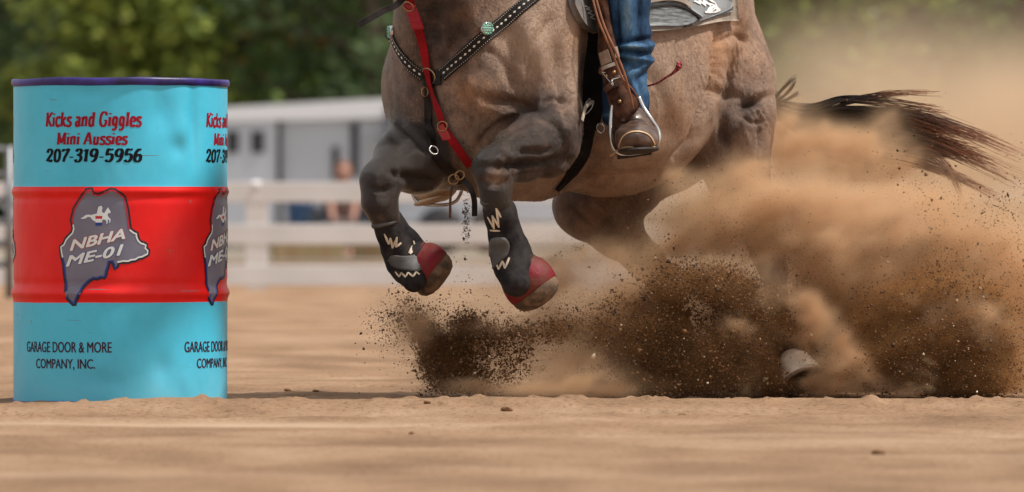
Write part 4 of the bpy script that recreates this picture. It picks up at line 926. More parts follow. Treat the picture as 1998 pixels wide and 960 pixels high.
# hind hoof striking the ground, pale band of wall above the sole
hoofm = mat("pale_hoof", (0.62, 0.52, 0.43), 0.45, bump=0.001, bscale=60, col2=(0.42, 0.36, 0.30), vscale=30)
def hind_hoof(c0, ax_, r, h, label):
    v, f = lathe([(r*0.40, -h*0.35), (r*0.60, -h*0.12), (r*0.74, 0.05*h), (r*0.80, h*0.3), (r*0.93, h*0.7), (r*1.0, h), (r*0.93, h*1.02)], c0, ax_, 36); o = mesh_np("hoof", v, f, hoofm, horse); o["label"] = label
    v, f = lathe([(r*0.99, h*1.0), (r*1.0, h*1.12), (r*0.80, h*1.12), (r*0.74, h*0.98), (0.002, h*0.9)], c0, ax_, 36); mesh_np("horseshoe", v, f, mat("shoe_steel", (0.22, 0.16, 0.12), 0.5, metal=0.5, var=0.3, vscale=30), o)
hind_hoof(W(1546, 704, -0.10), (0.36, -0.50, -0.78), 46*S, 46*S, "pale shod near hind hoof kicking out of the flying soil")
hind_hoof(W(1350, 735, 0.32), (-0.1, 0.0, -1.0), 36*S, 42*S, "far hind hoof planted in the sand")

# tail -----------------------------------------------------------------------
def hair_mat(name, root, tip):
    m = bpy.data.materials.new(name); m.use_nodes = True; nt = m.node_tree; b = nt.nodes["Principled BSDF"]
    at = N(nt, "ShaderNodeAttribute", attribute_name="along"); c = ramp(nt, at.outputs["Fac"], [(0.0, root), (0.62, root), (0.85, tuple(0.6*a+0.4*b_ for a, b_ in zip(root, tip))), (1.0, tip)])
    nt.links.new(c, b.inputs["Base Color"]); b.inputs["Roughness"].default_value = 0.45; b.inputs["Specular IOR Level"].default_value = 0.4; return m
tailm = hair_mat("tail_hair", (0.011, 0.008, 0.008), (0.22, 0.07, 0.025))
def strands(paths, rads, name, m, parent, taper=0.25):
    K = paths.shape[1]; n = len(paths)
    T = np.gradient(paths, axis=1); T /= np.linalg.norm(T, axis=2)[..., None]+1e-9
    A = np.cross(T, np.array([0, 1.0, 0.2])); A /= np.linalg.norm(A, axis=2)[..., None]+1e-9; B = np.cross(T, A)
    t = np.linspace(0, 1, K); rr = rads[:, None]*(1-(1-taper)*t[None]**1.5)
    V = np.stack([paths+rr[..., None]*(math.cos(a)*A+math.sin(a)*B) for a in (0, 2.094, 4.189)], 2)
    base = (np.arange(n)[:, None, None]*K+np.arange(K-1)[None, :, None])*3
    k = np.arange(3)[None, None]; k2 = (k+1) % 3
    Q = np.stack([base+k, base+k2, base+3+k2, base+3+k], -1).reshape(-1, 4)
    o = fast_mesh(name, V.reshape(-1, 3), Q, m, parent, smooth=True)
    set_attr(o, "along", np.repeat(np.broadcast_to(t, (n, K)).ravel(), 3)); return o
g = np.random.default_rng(21)
def lock(pts, n, sp0, sp1, K=26, wave=7, dsp=0.05, rad=0.0011, sp_len=0.25):
    """a lock of hair following photo pixels (px,py,dy), spreading from sp0 to sp1 px"""
    out = []; P = np.array(pts, float)
    C = spline(P, 60); tt = np.linspace(0, 1, 60)
    ng_ = max(4, n//20); U = g.normal(0, 0.6, ng_); PH = g.uniform(0, 6.28, ng_); LL = g.random(ng_)
    for i in range(n):
        gi_ = i % ng_; L = 1-sp_len*(0.7*LL[gi_]+0.3*g.random()) if ng_ > 0 else 1-sp_len*g.random()**1.5; t = np.linspace(0, L, K); c = np.stack([np.interp(t, tt, C[:, j]) for j in range(3)], 1)
        u = U[gi_]+g.normal(0, 0.12); sp = sp0+(sp1-sp0)*t**1.1; ph = PH[gi_]+g.normal(0, 0.35); wv = g.uniform(0.5, 1.3)*wave
        c[:, 1] += u*sp+wv*np.sin(t*g.uniform(4, 9)+ph)*t; c[:, 0] += g.normal(0, 3)*t
        c[:, 2] += g.normal(0, dsp)*t+dsp*0.4*np.sin(t*5+ph)
        out.append(np.array([W(*q) for q in c]))
    return out
paths = []
paths += lock([(1500, 205, .55), (1580, 228, .62), (1680, 235, .60), (1780, 245, .52), (1880, 278, .46), (2010, 338, .42)], 460, 12, 36, sp_len=.5)
paths += lock([(1500, 210, .56), (1590, 245, .62), (1700, 262, .60), (1800, 282, .55), (1880, 296, .50), (1975, 322, .46)], 400, 14, 24, sp_len=.5)
paths += lock([(1500, 210, .56), (1590, 240, .62), (1700, 235, .60), (1790, 238, .55), (1860, 258, .50), (1960, 290, .46)], 220, 12, 16, sp_len=.5)
paths += lock([(1500, 215, .56), (1590, 260, .60), (1680, 290, .55), (1760, 300, .48), (1840, 325, .44), (1895, 430, .42)], 130, 14, 15, sp_len=.35)
paths += lock([(1500, 215, .56), (1600, 265, .60), (1700, 300, .55), (1780, 312, .48), (1860, 338, .44), (1975, 396, .40)], 110, 14, 16, sp_len=.3)
paths += lock([(1500, 205, .56), (1580, 222, .60), (1640, 205, .58), (1700, 190, .55), (1760, 184, .50), (1850, 184, .48)], 40, 8, 7, sp_len=.3)
paths += lock([(1500, 205, .56), (1580, 215, .60), (1640, 200, .58), (1720, 205, .55), (1800, 218, .50), (1860, 228, .48)], 60, 10, 10, sp_len=.4)
paths += lock([(1500, 215, .56), (1560, 260, .60), (1620, 300, .55), (1700, 318, .5)], 60, 12, 12)
strands(np.array(paths), g.uniform(0.0009, 0.0022, len(paths)), "tail", tailm, horse)
tuft = []
for pts in ([(1512, 200, .5), (1530, 188, .48), (1546, 172, .46), (1552, 152, .45)], [(1512, 202, .5), (1534, 194, .48), (1552, 184, .46), (1562, 178, .45)], [(1508, 204, .5), (1520, 182, .48), (1540, 160, .46), (1556, 148, .45)]):
    tuft += lock(pts, 30, 3, 6, K=14, wave=2, dsp=0.01)
strands(np.array(tuft), g.uniform(0.0005, 0.001, len(tuft)), "dock_hair", hair_mat("dock_hair_colour", (0.20, 0.16, 0.13), (0.09, 0.075, 0.07)), horse)

# ------------------------------------------------------------------ TACK
lea = mat("black_tooled_leather", (0.012, 0.008, 0.007), 0.5, spec=0.25, bump=0.001, bscale=120, var=0.4, vscale=40)
stitch = mat("white_rawhide_lacing", (0.72, 0.68, 0.60), 0.6); redw = mat("red_webbing", (0.27, 0.004, 0.008), 0.7, spec=0.2, bump=0.001, bscale=200, var=0.2, vscale=20)
brass = mat("aged_brass", (0.42, 0.27, 0.13), 0.35, metal=0.8); silver = mat("silver_steel", (0.62, 0.62, 0.62), 0.22, metal=0.9, var=0.12, vscale=30); turq = mat("turquoise_stones", (0.16, 0.46, 0.36), 0.35, var=0.4, vscale=90)
brown = mat("brown_leather", (0.085, 0.035, 0.018), 0.5, bump=0.0015, bscale=70, var=0.5, vscale=25)
def torus(c, nrm, r1, r2, n=28, k=8, sx=1.0, rot=0.0):
    nrm = np.array(nrm, float); nrm /= np.linalg.norm(nrm); a = np.cross(nrm, [0, 0, 1.0]); a /= np.linalg.norm(a); b = np.cross(nrm, a)
    a, b = a*math.cos(rot)+b*math.sin(rot), b*math.cos(rot)-a*math.sin(rot)
    P = np.array([np.array(c)+r1*(math.cos(t)*a*sx+math.sin(t)*b) for t in np.linspace(0, 2*math.pi, n)]); return tube(P, r2, k)
bc = empty("breast_collar", "black laced breast collar with turquoise conchos across the horse's chest", "breast collar", tuple(hit(840, 150)[0]))
def collar(pts, wpx, n):
    (vf, (P, Nn)) = ribbon(pts, wpx*S, 0.004, 0.003, n=n); o = mesh_np("strap", vf[0], vf[1], lea, bc, smooth=False)
    T = np.gradient(P, axis=0); L = np.concatenate([[0], np.cumsum(np.linalg.norm(np.diff(P, axis=0), axis=1))]); T /= np.linalg.norm(T, axis=1)[:, None]; B = np.cross(T, Nn)
    bm_ = []
    def beads(off, pitch, ra, rb):
        for s in np.arange(pitch, L[-1]-pitch*0.5, pitch):
            p = np.array([np.interp(s, L, P[:, j]) for j in range(3)]); nn = np.array([np.interp(s, L, Nn[:, j]) for j in range(3)]); tt = np.array([np.interp(s, L, T[:, j]) for j in range(3)]); bb = np.array([np.interp(s, L, B[:, j]) for j in range(3)])
            c_ = p+nn*0.0078+bb*off; q = [c_+tt*ra, c_+bb*rb, c_-tt*ra, c_-bb*rb, c_+nn*0.0018]
            bm_.append((np.array(q), [(0, 1, 4), (1, 2, 4), (2, 3, 4), (3, 0, 4)]))
    w2 = wpx*S/2
    beads(0, 0.0165, 0.0052, 0.0032); 
    beads(w2*0.78, 0.0065, 0.0016, 0.0013); beads(-w2*0.78, 0.0065, 0.0016, 0.0013)
    V, Fc = merge(bm_); mesh_np("lacing", V, Fc, stitch, o, smooth=False); return P, Nn
collar([(1085, -40), (1020, 12), (985, 40), (947, 70), (905, 108), (862, 148)], 25, 60)
collar([(764, 40), (770, 80), (783, 105), (802, 130), (826, 150)], 19, 30)
def concho(px, py, r):
    h, nn = hit(px, py); v, f = lathe([(r*S, 0.004), (r*S, 0.010), (r*S*0.9, 0.013), (r*S*0.3, 0.014), (0.001, 0.014)], h, nn, 24); o = mesh_np("concho", v, f, silver, bc)
    a = np.cross(nn, [0, 0, 1.0]); a /= np.linalg.norm(a); b = np.cross(nn, a); P = []
    for ring, cnt in ((0, 1), (0.42, 6), (0.8, 12)):
        for k in range(cnt):
            t = 2*math.pi*k/cnt; c_ = h+nn*0.0135+r*S*ring*(math.cos(t)*a+math.sin(t)*b); P.append(lathe([(r*S*0.17, 0), (r*S*0.14, 0.003), (0.0005, 0.0042)], c_, nn, 10))
    V, Fc = merge(P); mesh_np("stones", V, Fc, turq, o)
concho(947, 56, 13); concho(768, 62, 12)
v, f = ribbon([(828, 150), (845, 152), (862, 150)], 30*S, 0.004, 0.004, n=10)[0]; mesh_np("centre_plate", v, f, lea, bc, smooth=False)
h, nn = hit(842, 146); v, f = torus(h+nn*0.014, nn, 16*S, 0.0022, sx=1.2); mesh_np("ring", v, f, brass, bc)
h, nn = hit(828, 180); v, f = torus(h+nn*0.012, (0.5, -0.8, 0.1), 9*S, 0.0018, sx=0.8); mesh_np("ring", v, f, brass, bc)
v, f = ribbon([(836, 158), (835, 200), (839, 250), (842, 296)], 15*S, 0.004, 0.004, n=40)[0]; mesh_np("centre_strap", v, f, lea, bc, smooth=False)
h, nn = hit(842, 298); v, f = torus(h+nn*0.014, nn, 9*S, 0.0022); mesh_np("ring", v, f, silver, bc)
v, f = ribbon([(844, 302), (862, 320), (884, 340), (900, 352)], 17*S, 0.004, 0.005, n=24)[0]; mesh_np("centre_strap", v, f, lea, bc, smooth=False)
def hang(pts, wpx, name, m, par, dy, wds=None):
    c = spline(np.array([W(x, y, dy+d) for x, y, d in pts]), 24); Nn = np.tile([0.15, -0.98, 0.1], (24, 1)); Nn /= np.linalg.norm(Nn[0])
    v, f = strip(c, Nn, wpx*S, 0.003); return mesh_np(name, v, f, m, par, smooth=False)
hd = hit(890, 330)[0][1]-Y0-0.06
hang([(893, 345, 0), (884, 360, -.01), (879, 385, -.01), (878, 426, 0)], 5, "hanging_strap", brown, bc, hd)
hang([(900, 348, 0), (915, 362, -.01), (925, 388, -.01), (926, 422, 0)], 11, "hanging_strap", lea, bc, hd)
for (px, py, r_) in ((885, 350, 9), (897, 342, 8)):
    v, f = torus(W(px, py, hd-.01), (0.3, -0.9, 0.2), r_*S, 0.0022, sx=1.2, rot=0.6); mesh_np("buckle", v, f, brass, bc)
td = empty("tie_down_strap", "red webbing tie-down strap running down the neck over the breast collar", "strap", tuple(hit(830, 100)[0]))
v, f = ribbon([(800, -60), (806, 0), (818, 48), (834, 110), (846, 160), (862, 215), (876, 255), (900, 292), (917, 316)], 17*S, 0.0035, 0.013, n=90, wds=[15*S, 20*S, 17*S, 15*S, 15*S, 17*S, 17*S], smooth_it=10)[0]; mesh_np("webbing", v, f, redw, td, smooth=False)
v, f = ribbon([(806, 2), (814, 28), (820, 52)], 25*S, 0.004, 0.017, n=16)[0]; mesh_np("keeper", v, f, mat("red_leather", (0.36, 0.012, 0.03), 0.5, bump=0.001, bscale=90), td, smooth=False)
v, f = ribbon([(867, 244), (875, 258), (880, 268)], 20*S, 0.004, 0.017, n=10)[0]; mesh_np("keeper", v, f, mat("red_keeper", (0.42, 0.04, 0.045), 0.5), td, smooth=False)
h, nn = hit(872, 244); v, f = torus(h+nn*0.022, nn, 9*S, 0.0018, sx=1.3, rot=0.3); mesh_np("buckle", v, f, brass, td)
h, nn = hit(806, 4); v, f = torus(h+nn*0.024, nn, 10*S, 0.002, sx=1.2); mesh_np("buckle", v, f, brass, td)
# rein passing in front of the far shoulder
rn = [W(700, 48, -0.72), W(722, 36, -0.70), W(750, 20, -0.66), W(780, 4, -0.60), W(840, -60, -0.45), W(960, -150, -0.35)]
v, f = strip(spline(rn, 40), np.tile([0.1, -0.98, -0.15], (40, 1)), 0.018, 0.003); o = mesh_np("rein", v, f, lea, None, smooth=False); tag(o, "dark brown leather rein stretched out beside the horse's neck", "rein")
# reins end there at the bit; second length up to the head
# cinch
cinch = empty("cinch", "black cinch strapped round the horse's girth behind the near elbow", "cinch", tuple(hit(1150, 200)[0]))
v, f = ribbon([(1168, -40), (1160, 60), (1154, 150), (1150, 220), (1140, 280), (1118, 330), (1085, 368)], 60*S, 0.006, 0.004, n=70, wds=[44*S, 48*S, 54*S, 48*S, 28*S, 12*S])[0]; mesh_np("girth_band", v, f, mat("black_girth", (0.007, 0.006, 0.006), 0.85, spec=0.2, bump=0.002, bscale=80, var=0.5, vscale=30), cinch, smooth=False)
for (px, py, r_, sx_, rt) in ((1142, 205, 16, 0.45, -0.5), (1172, 246, 9, 0.8, 0.3)):
    h, nn = hit(px, py); v, f = torus(h+nn*0.016, (0.2, -0.95, 0.1), r_*S, 0.0022, sx=sx_, rot=rt); mesh_np("ring", v, f, silver, cinch)
v, f = ribbon([(1138, 196), (1131, 215), (1127, 240)], 6*S, 0.003, 0.014, n=10)[0]; mesh_np("latigo_end", v, f, mat("pale_latigo", (0.5, 0.42, 0.34), 0.5), cinch, smooth=False)

# saddle --------------------------------------------------------------------
saddle = empty("saddle", "western saddle with grey felt pad and dark fenders on the horse's back", "saddle", tuple(W(1200, -60, 0)))
felt = mat("grey_felt", (0.20, 0.20, 0.205), 0.9, bump=0.002, bscale=90, var=0.12, vscale=20)
feltedge = mat("tan_felt_edge", (0.30, 0.25, 0.21), 0.95, bump=0.003, bscale=60, var=0.2, vscale=30)
greylea = mat("grey_wear_leather", (0.17, 0.18, 0.19), 0.45, bump=0.002, bscale=18, stretch=(1, 1, 6), col2=(0.06, 0.065, 0.07), vscale=30)
def surf_sheet(outline_top, outline_bot, name, m, par, off, th, nu=40, nv=14, tree=None, edge=None):
    """panel between two pixel lines, lying off the hide, with thickness"""
    A = spline(np.array(outline_top, float), nu); B = spline(np.array(outline_bot, float), nu)
    P = np.zeros((nv, nu, 3)); Nn = np.zeros((nv, nu, 3))
    for j in range(nv):
        for i in range(nu):
            q = A[i]+(B[i]-A[i])*j/(nv-1); P[j, i], Nn[j, i] = hit(q[0], q[1], tree)
    for _ in range(14):
        for X in (P, Nn):
            X[1:-1] = 0.5*X[1:-1]+0.25*(X[:-2]+X[2:]); X[:, 1:-1] = 0.5*X[:, 1:-1]+0.25*(X[:, :-2]+X[:, 2:])
    Nn /= np.linalg.norm(Nn, axis=2)[..., None]
    O = (P+Nn*(off+th)).reshape(-1, 3); I = (P+Nn*off).reshape(-1, 3); n = nu*nv
    Fc = [(j*nu+i, j*nu+i+1, (j+1)*nu+i+1, (j+1)*nu+i) for j in range(nv-1) for i in range(nu-1)]
    Fi = [tuple(k+n for k in q[::-1]) for q in Fc]
    bd = [(0*nu+i) for i in range(nu)]+[(j*nu+nu-1) for j in range(1, nv)]+[((nv-1)*nu+i) for i in range(nu-2, -1, -1)]+[(j*nu) for j in range(nv-2, 0, -1)]
    Fe = [(bd[k-1], bd[k], bd[k]+n, bd[k-1]+n) for k in range(len(bd))]
    V = np.vstack([O, I]); o = mesh_np(name, V, Fc+Fi+Fe, m, par)
    t = BVHTree.FromPolygons([Vector(v) for v in V], Fc+Fi+Fe); return o, t
pad, padt = surf_sheet([(1120, -60), (1200, -60), (1280, -50), (1350, -30), (1424, -2)], [(1150, 66), (1200, 64), (1262, 66), (1340, 57), (1428, 36)], "saddle_pad", feltedge, saddle, 0.004, 0.022)
pl, plt = surf_sheet([(1230, -45), (1280, -45), (1340, -30), (1422, -6)], [(1230, 58), (1275, 52), (1340, 50), (1426, 22)], "wear_leather", greylea, saddle, 0.002, 0.006, tree=padt)
p2, p2t = surf_sheet([(1345, -30), (1370, -20), (1400, -8), (1426, 4)], [(1338, 14), (1360, 30), (1385, 38), (1424, 26)], "pad_corner", mat("grey_corner_leather", (0.23, 0.245, 0.26), 0.5, bump=0.001, bscale=60, var=0.15, vscale=14), saddle, 0.001, 0.006, nu=24, tree=plt)
zig(p2t, [(1354, 2), (1366, 8), (1362, 0), (1376, 12), (1370, 0), (1386, 12), (1378, 24), (1392, 12), (1400, 22), (1394, 6), (1380, -2)], 5, mat("white_emblem", (0.75, 0.75, 0.78), 0.5), p2, off=0.002)
zig(p2t, [(1352, 3), (1372, 6), (1392, 10), (1404, 20), (1392, 24), (1374, 24), (1390, 20), (1398, 12)], 4, bpy.data.materials["white_emblem"], p2, off=0.002)
v, f = ribbon([(1250, 18), (1300, 10), (1330, 14), (1358, 30), (1368, 44)], 4*S, 0.003, 0.002, tree=plt, n=30)[0]; mesh_np("piping", v, f, lea, pl, smooth=False)
v, f = ribbon([(1264, 2), (1300, -4), (1330, 2), (1346, 14)], 12*S, 0.006, 0.002, tree=plt, n=20)[0]; mesh_np("skirt_edge", v, f, feltedge, pl, smooth=False)
# front corner of the pad beside the fender, with its lace emblem
fp, fpt = surf_sheet([(1096, -50), (1130, -50), (1166, -50)], [(1108, 14), (1124, 50), (1150, 66), (1166, 62)][0:4], "pad_front", mat("dark_grey_felt", (0.12, 0.115, 0.115), 0.8, bump=0.002, bscale=80, col2=(0.20, 0.17, 0.15), vscale=20), saddle, 0.006, 0.024, nu=24)
zig(fpt, [(1140, 12), (1150, 16), (1143, 18), (1154, 22), (1146, 26), (1158, 30), (1150, 34), (1160, 38)], 2.6, bpy.data.materials["white_emblem"], fp, off=0.002)
# seat, fork, horn, cantle (above the frame)
sprims = ell(1150, -130, 0.0, 170, 120, 60, yaw=43, k=0.03)+ell(1040, -150, -0.08, 40, 90, 50, yaw=43, k=0.03)+ell(1275, -130, 0.14, 30, 95, 60, yaw=43, k=0.03)+seg([(1035, -180, -0.1, 14), (1025, -225, -0.12, 12), (1022, -235, -0.12, 20)], k=0.01)
V, Q = sdf_mesh(sprims, 0.012); V = relax(V, Q, 2); fast_mesh("seat", V, Q, brown, saddle, smooth=True)
# ------------------------------------------------------------------ RIDER
ld = hit(1228, 150)[0][1]-Y0-0.085            # depth of the near leg's axis: just clear of the ribs and pad
lx = min(ld, hit(1228, 40)[0][1]-Y0-0.10)
denim = bpy.data.materials.new("blue_denim"); denim.use_nodes = True; nt = denim.node_tree; b = nt.nodes["Principled BSDF"]
tc = N(nt, "ShaderNodeTexCoord"); mp = N(nt, "ShaderNodeMapping"); nt.links.new(tc.outputs["Object"], mp.inputs[0]); mp.inputs["Scale"].default_value = (1, 1, .4)
n1 = N(nt, "ShaderNodeTexNoise"); n1.inputs["Scale"].default_value = 30; n1.inputs["Detail"].default_value = 9; n1.inputs["Roughness"].default_value = 0.7; nt.links.new(mp.outputs[0], n1.inputs[0])
fa = N(nt, "ShaderNodeAttribute", attribute_name="fade"); ad = N(nt, "ShaderNodeMath", operation='MULTIPLY_ADD'); nt.links.new(n1.outputs[0], ad.inputs[0]); ad.inputs[1].default_value = 0.95; nt.links.new(fa.outputs["Fac"], ad.inputs[2])
nt.links.new(ramp(nt, ad.outputs[0], [(0.22, (0.006, 0.015, 0.038)), (0.42, (0.022, 0.062, 0.135)), (0.62, (0.070, 0.16, 0.29)), (0.90, (0.28, 0.40, 0.52))]), b.inputs["Base Color"])
b.inputs["Roughness"].default_value = 0.85; b.inputs["Specular IOR Level"].default_value = 0.2
n2 = N(nt, "ShaderNodeTexNoise"); n2.inputs["Scale"].default_value = 260; nt.links.new(tc.outputs["Object"], n2.inputs[0]); bp = N(nt, "ShaderNodeBump"); bp.inputs["Distance"].default_value = 0.0012; nt.links.new(n2.outputs[0], bp.inputs["Height"]); nt.links.new(bp.outputs[0], b.inputs["Normal"])
rider = empty("person", "rider in faded blue jeans and brown leather boots with feet in the stirrups", "person", tuple(W(1120, -150, 0)))
nl = [(1110, -150, 0.0, 62), (1216, -75, lx, 52), (1222, 0, lx, 44), (1226, 90, lx+.01, 40), (1224, 160, ld, 35), (1222, 226, ld, 31)]
fl = [(1080, -150, 0.10, 62), (985, -20, 0.34, 54), (940, 120, 0.42, 40), (880, 290, 0.46, 31), (862, 352, 0.44, 29)]
skin = mat("rider_skin", (0.55, 0.30, 0.20), 0.55)
bodyp = seg([(p[0], p[1], p[2], p[3]*0.72) for p in nl]+[(1236, 258, ld-.02, 22), (1244, 272, ld-.10, 20)], k=0.02)+seg([(p[0], p[1], p[2], p[3]*0.72) for p in fl]+[(855, 372, 0.36, 20)], k=0.02)
bodyp += seg([(1100, -170, 0.04, 95), (1085, -290, 0.0, 85), (1070, -400, -0.03, 95), (1060, -450, -0.04, 60), (1055, -490, -0.05, 38), (1050, -560, -0.06, 62)], k=0.05)+ell(1040, -575, -0.08, 55, 64, 78, yaw=43, k=0.02)
bodyp += seg([(1000, -425, -0.16, 42), (985, -330, -0.30, 32), (960, -250, -0.42, 24), (945, -235, -0.5, 24)], k=0.03)+seg([(1140, -425, 0.10, 42), (1110, -330, 0.25, 32), (1000, -260, 0.2, 24), (985, -250, 0.14, 24)], k=0.03)
V, Q = sdf_mesh(bodyp, 0.013); V = relax(V, Q, 2); fast_mesh("body", V, Q, skin, rider, smooth=True)
shirtp = seg([(1100, -190, 0.04, 104), (1085, -290, 0.0, 96), (1070, -400, -0.03, 104), (1060, -445, -0.04, 60)], k=0.05)+seg([(1000, -425, -0.16, 52), (985, -330, -0.30, 42), (963, -262, -0.41, 33)], k=0.04)+seg([(1140, -425, 0.10, 52), (1110, -330, 0.25, 42), (1015, -264, 0.21, 33)], k=0.04)
V, Q = sdf_mesh(shirtp, 0.013); V = relax(V, Q, 2); fast_mesh("shirt", V, Q, mat("rider_shirt", (0.10, 0.11, 0.16), 0.8), rider, smooth=True)
v, f = lathe([(0.001, 0.14), (0.07, 0.14), (0.09, 0.12), (0.10, 0.02), (0.19, 0.0), (0.195, -0.004), (0.1, -0.006), (0.001, 0.0)], W(1042, -610, -0.07), (0, -0.15, 1), 32); mesh_np("hat", v, f, mat("hat_felt", (0.12, 0.08, 0.05), 0.9), rider)
jp = seg(nl, k=0.02)+seg([(1100, -165, 0.04, 100), (1105, -200, 0.04, 98)], k=0.05)+seg(fl[:-1]+[(866, 335, 0.445, 31)], k=0.02)
jp += seg([(1190, 150, ld, 14), (1189, 230, ld+.02, 13)], k=0.03)+seg([(1250, 190, ld, 15), (1252, 218, ld-.01, 12)], k=0.03)+seg([(1245, 70, lx, 22), (1252, 120, lx, 15)], k=0.03)
V, Q = sdf_mesh(jp, 0.0052); V = relax(V, Q, 2); Nj = normals(V, Q)
px = 999+V[:, 0]*F/V[:, 1]; py = HOR-(V[:, 2]-EYE)*F/V[:, 1]; on = (px > 1160)*1.0
dd = np.zeros(len(V)); fade = np.zeros(len(V))
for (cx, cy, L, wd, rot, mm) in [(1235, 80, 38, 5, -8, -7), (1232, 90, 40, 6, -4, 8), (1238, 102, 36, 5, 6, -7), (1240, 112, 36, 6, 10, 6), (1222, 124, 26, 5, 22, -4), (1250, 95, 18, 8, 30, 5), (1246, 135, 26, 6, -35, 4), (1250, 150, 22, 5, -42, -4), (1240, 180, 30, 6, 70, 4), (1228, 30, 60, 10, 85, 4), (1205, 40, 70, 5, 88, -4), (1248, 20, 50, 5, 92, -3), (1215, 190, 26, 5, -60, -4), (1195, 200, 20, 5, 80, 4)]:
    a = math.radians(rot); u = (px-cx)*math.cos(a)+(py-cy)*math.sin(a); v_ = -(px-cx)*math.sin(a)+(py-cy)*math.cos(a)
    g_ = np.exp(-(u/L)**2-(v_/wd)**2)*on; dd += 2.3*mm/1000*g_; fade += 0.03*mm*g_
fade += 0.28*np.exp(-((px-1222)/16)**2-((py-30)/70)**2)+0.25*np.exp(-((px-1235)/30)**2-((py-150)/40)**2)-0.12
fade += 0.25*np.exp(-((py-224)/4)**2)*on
dd += 0.0035*fbm(V, 16, 4)+0.0012*fbm(V*np.array([1, 1, .5]), 60, 2)
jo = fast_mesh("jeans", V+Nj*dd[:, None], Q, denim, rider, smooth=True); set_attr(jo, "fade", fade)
# boots: shaft, vamp towards the viewer, sole, cream welt stitching
bootl = mat("boot_leather", (0.050, 0.025, 0.017), 0.4, bump=0.0015, bscale=50, col2=(0.12, 0.07, 0.05), vscale=22, coat=0.15); soled = mat("boot_sole", (0.02, 0.012, 0.010), 0.7, bump=0.002, bscale=50)
bdp = seg([(1224, 205, ld, 27), (1230, 236, ld-.01, 33), (1236, 256, ld-.04, 33)], k=0.02)+ell(1242, 266, ld-.13, 41, 95, 30, yaw=-6, roll=-4, k=0.025)+ell(1246, 277, ld-.17, 38, 60, 20, yaw=-6, roll=-4, k=0.02)+seg([(1222, 252, ld+.05, 28), (1224, 280, ld+.06, 26)], k=0.02)
bdp += [dict(p, k=0.012) for p in seg([(1206, 226, ld-.03, 8), (1232, 222, ld-.055, 9), (1258, 232, ld-.03, 8)])]
V, Q = sdf_mesh(bdp, 0.0042); V = relax(V, Q, 2); Nb = normals(V, Q); V = V+Nb*(0.0014*fbm(V, 22, 3)+0.0018*np.sin(V[:, 2]*420+3*vnoise(V, 20))*np.exp(-((HOR-(V[:, 2]-EYE)*F/V[:, 1]-240)/12)**2))[:, None]
bo = fast_mesh("boot", V, Q, bootl, rider, smooth=True); bt = BVHTree.FromPolygons([Vector(x) for x in V], Q.tolist())
V, Q = sdf_mesh(ell(1246, 292, ld-.14, 40, 92, 9, yaw=-6, roll=-4, k=0.01)+ell(1226, 296, ld+.06, 27, 40, 12, k=0.01), 0.004); so = fast_mesh("sole", V, Q, soled, bo, smooth=True)
wel = mat("welt_stitching", (0.55, 0.38, 0.22), 0.5)
for pts in ([(1208, 288), (1214, 270), (1226, 260), (1246, 257), (1266, 264), (1277, 282)], [(1206, 290), (1225, 286), (1250, 288), (1277, 286)]):
    v, f = ribbon(pts, 3.0*S, 0.0016, 0.0012, tree=bt, n=30, smooth_it=3)[0]; mesh_np("stitching", v, f, wel, bo, smooth=False)
# far boot: only its tan sole shows between the forelegs
V, Q = sdf_mesh(seg([(868, 330, .45, 27), (862, 362, .42, 30)], k=0.02)+ell(850, 376, .34, 42, 95, 20, yaw=10, roll=-14, k=0.02), 0.006); fbo = fast_mesh("boot", relax(V, Q, 2), Q, mat("tan_boot_leather", (0.36, 0.22, 0.12), 0.5, var=0.2, vscale=20), rider, smooth=True)
V, Q = sdf_mesh(ell(846, 388, .34, 40, 90, 9, yaw=10, roll=-16, k=0.01), 0.005); fast_mesh("sole", V, Q, mat("tan_sole", (0.42, 0.29, 0.18), 0.6), fbo, smooth=True)

# stirrup and fender of the near side (parts of the saddle)
sm = lambda pts, n=40: spline(np.array([W(x, y, d) for x, y, d in pts]), n)
sd_ = ld-.10
loop = sm([(1196, 200, sd_+.02), (1192, 225, sd_), (1191, 258, sd_-.01), (1194, 282, sd_-.01), (1204, 297, sd_-.01), (1220, 303, sd_-.01), (1242, 302, sd_-.01), (1262, 298, sd_-.01), (1278, 288, sd_-.01), (1286, 272, sd_-.01), (1284, 254, sd_), (1272, 234, sd_), (1256, 210, sd_+.01), (1246, 188, sd_+.02)], 80)
v, f = strip(loop-np.array([0, 0.0, 0]), np.tile([0, -1.0, 0], (80, 1)), 0.006, 0.030)
v, f = tube(loop, 0.0052, 10); st = mesh_np("stirrup", v, f, silver, saddle)
v, f = box(W(1238, 303, sd_+.015), (0.095, 0.06, 0.010), bev=0.003); v = (v-W(1238, 303, sd_+.015))@np.array(Matrix.Rotation(R(-8), 3, 'Y')).T+W(1238, 303, sd_+.015); mesh_np("tread", v, f, soled, st, smooth=False)
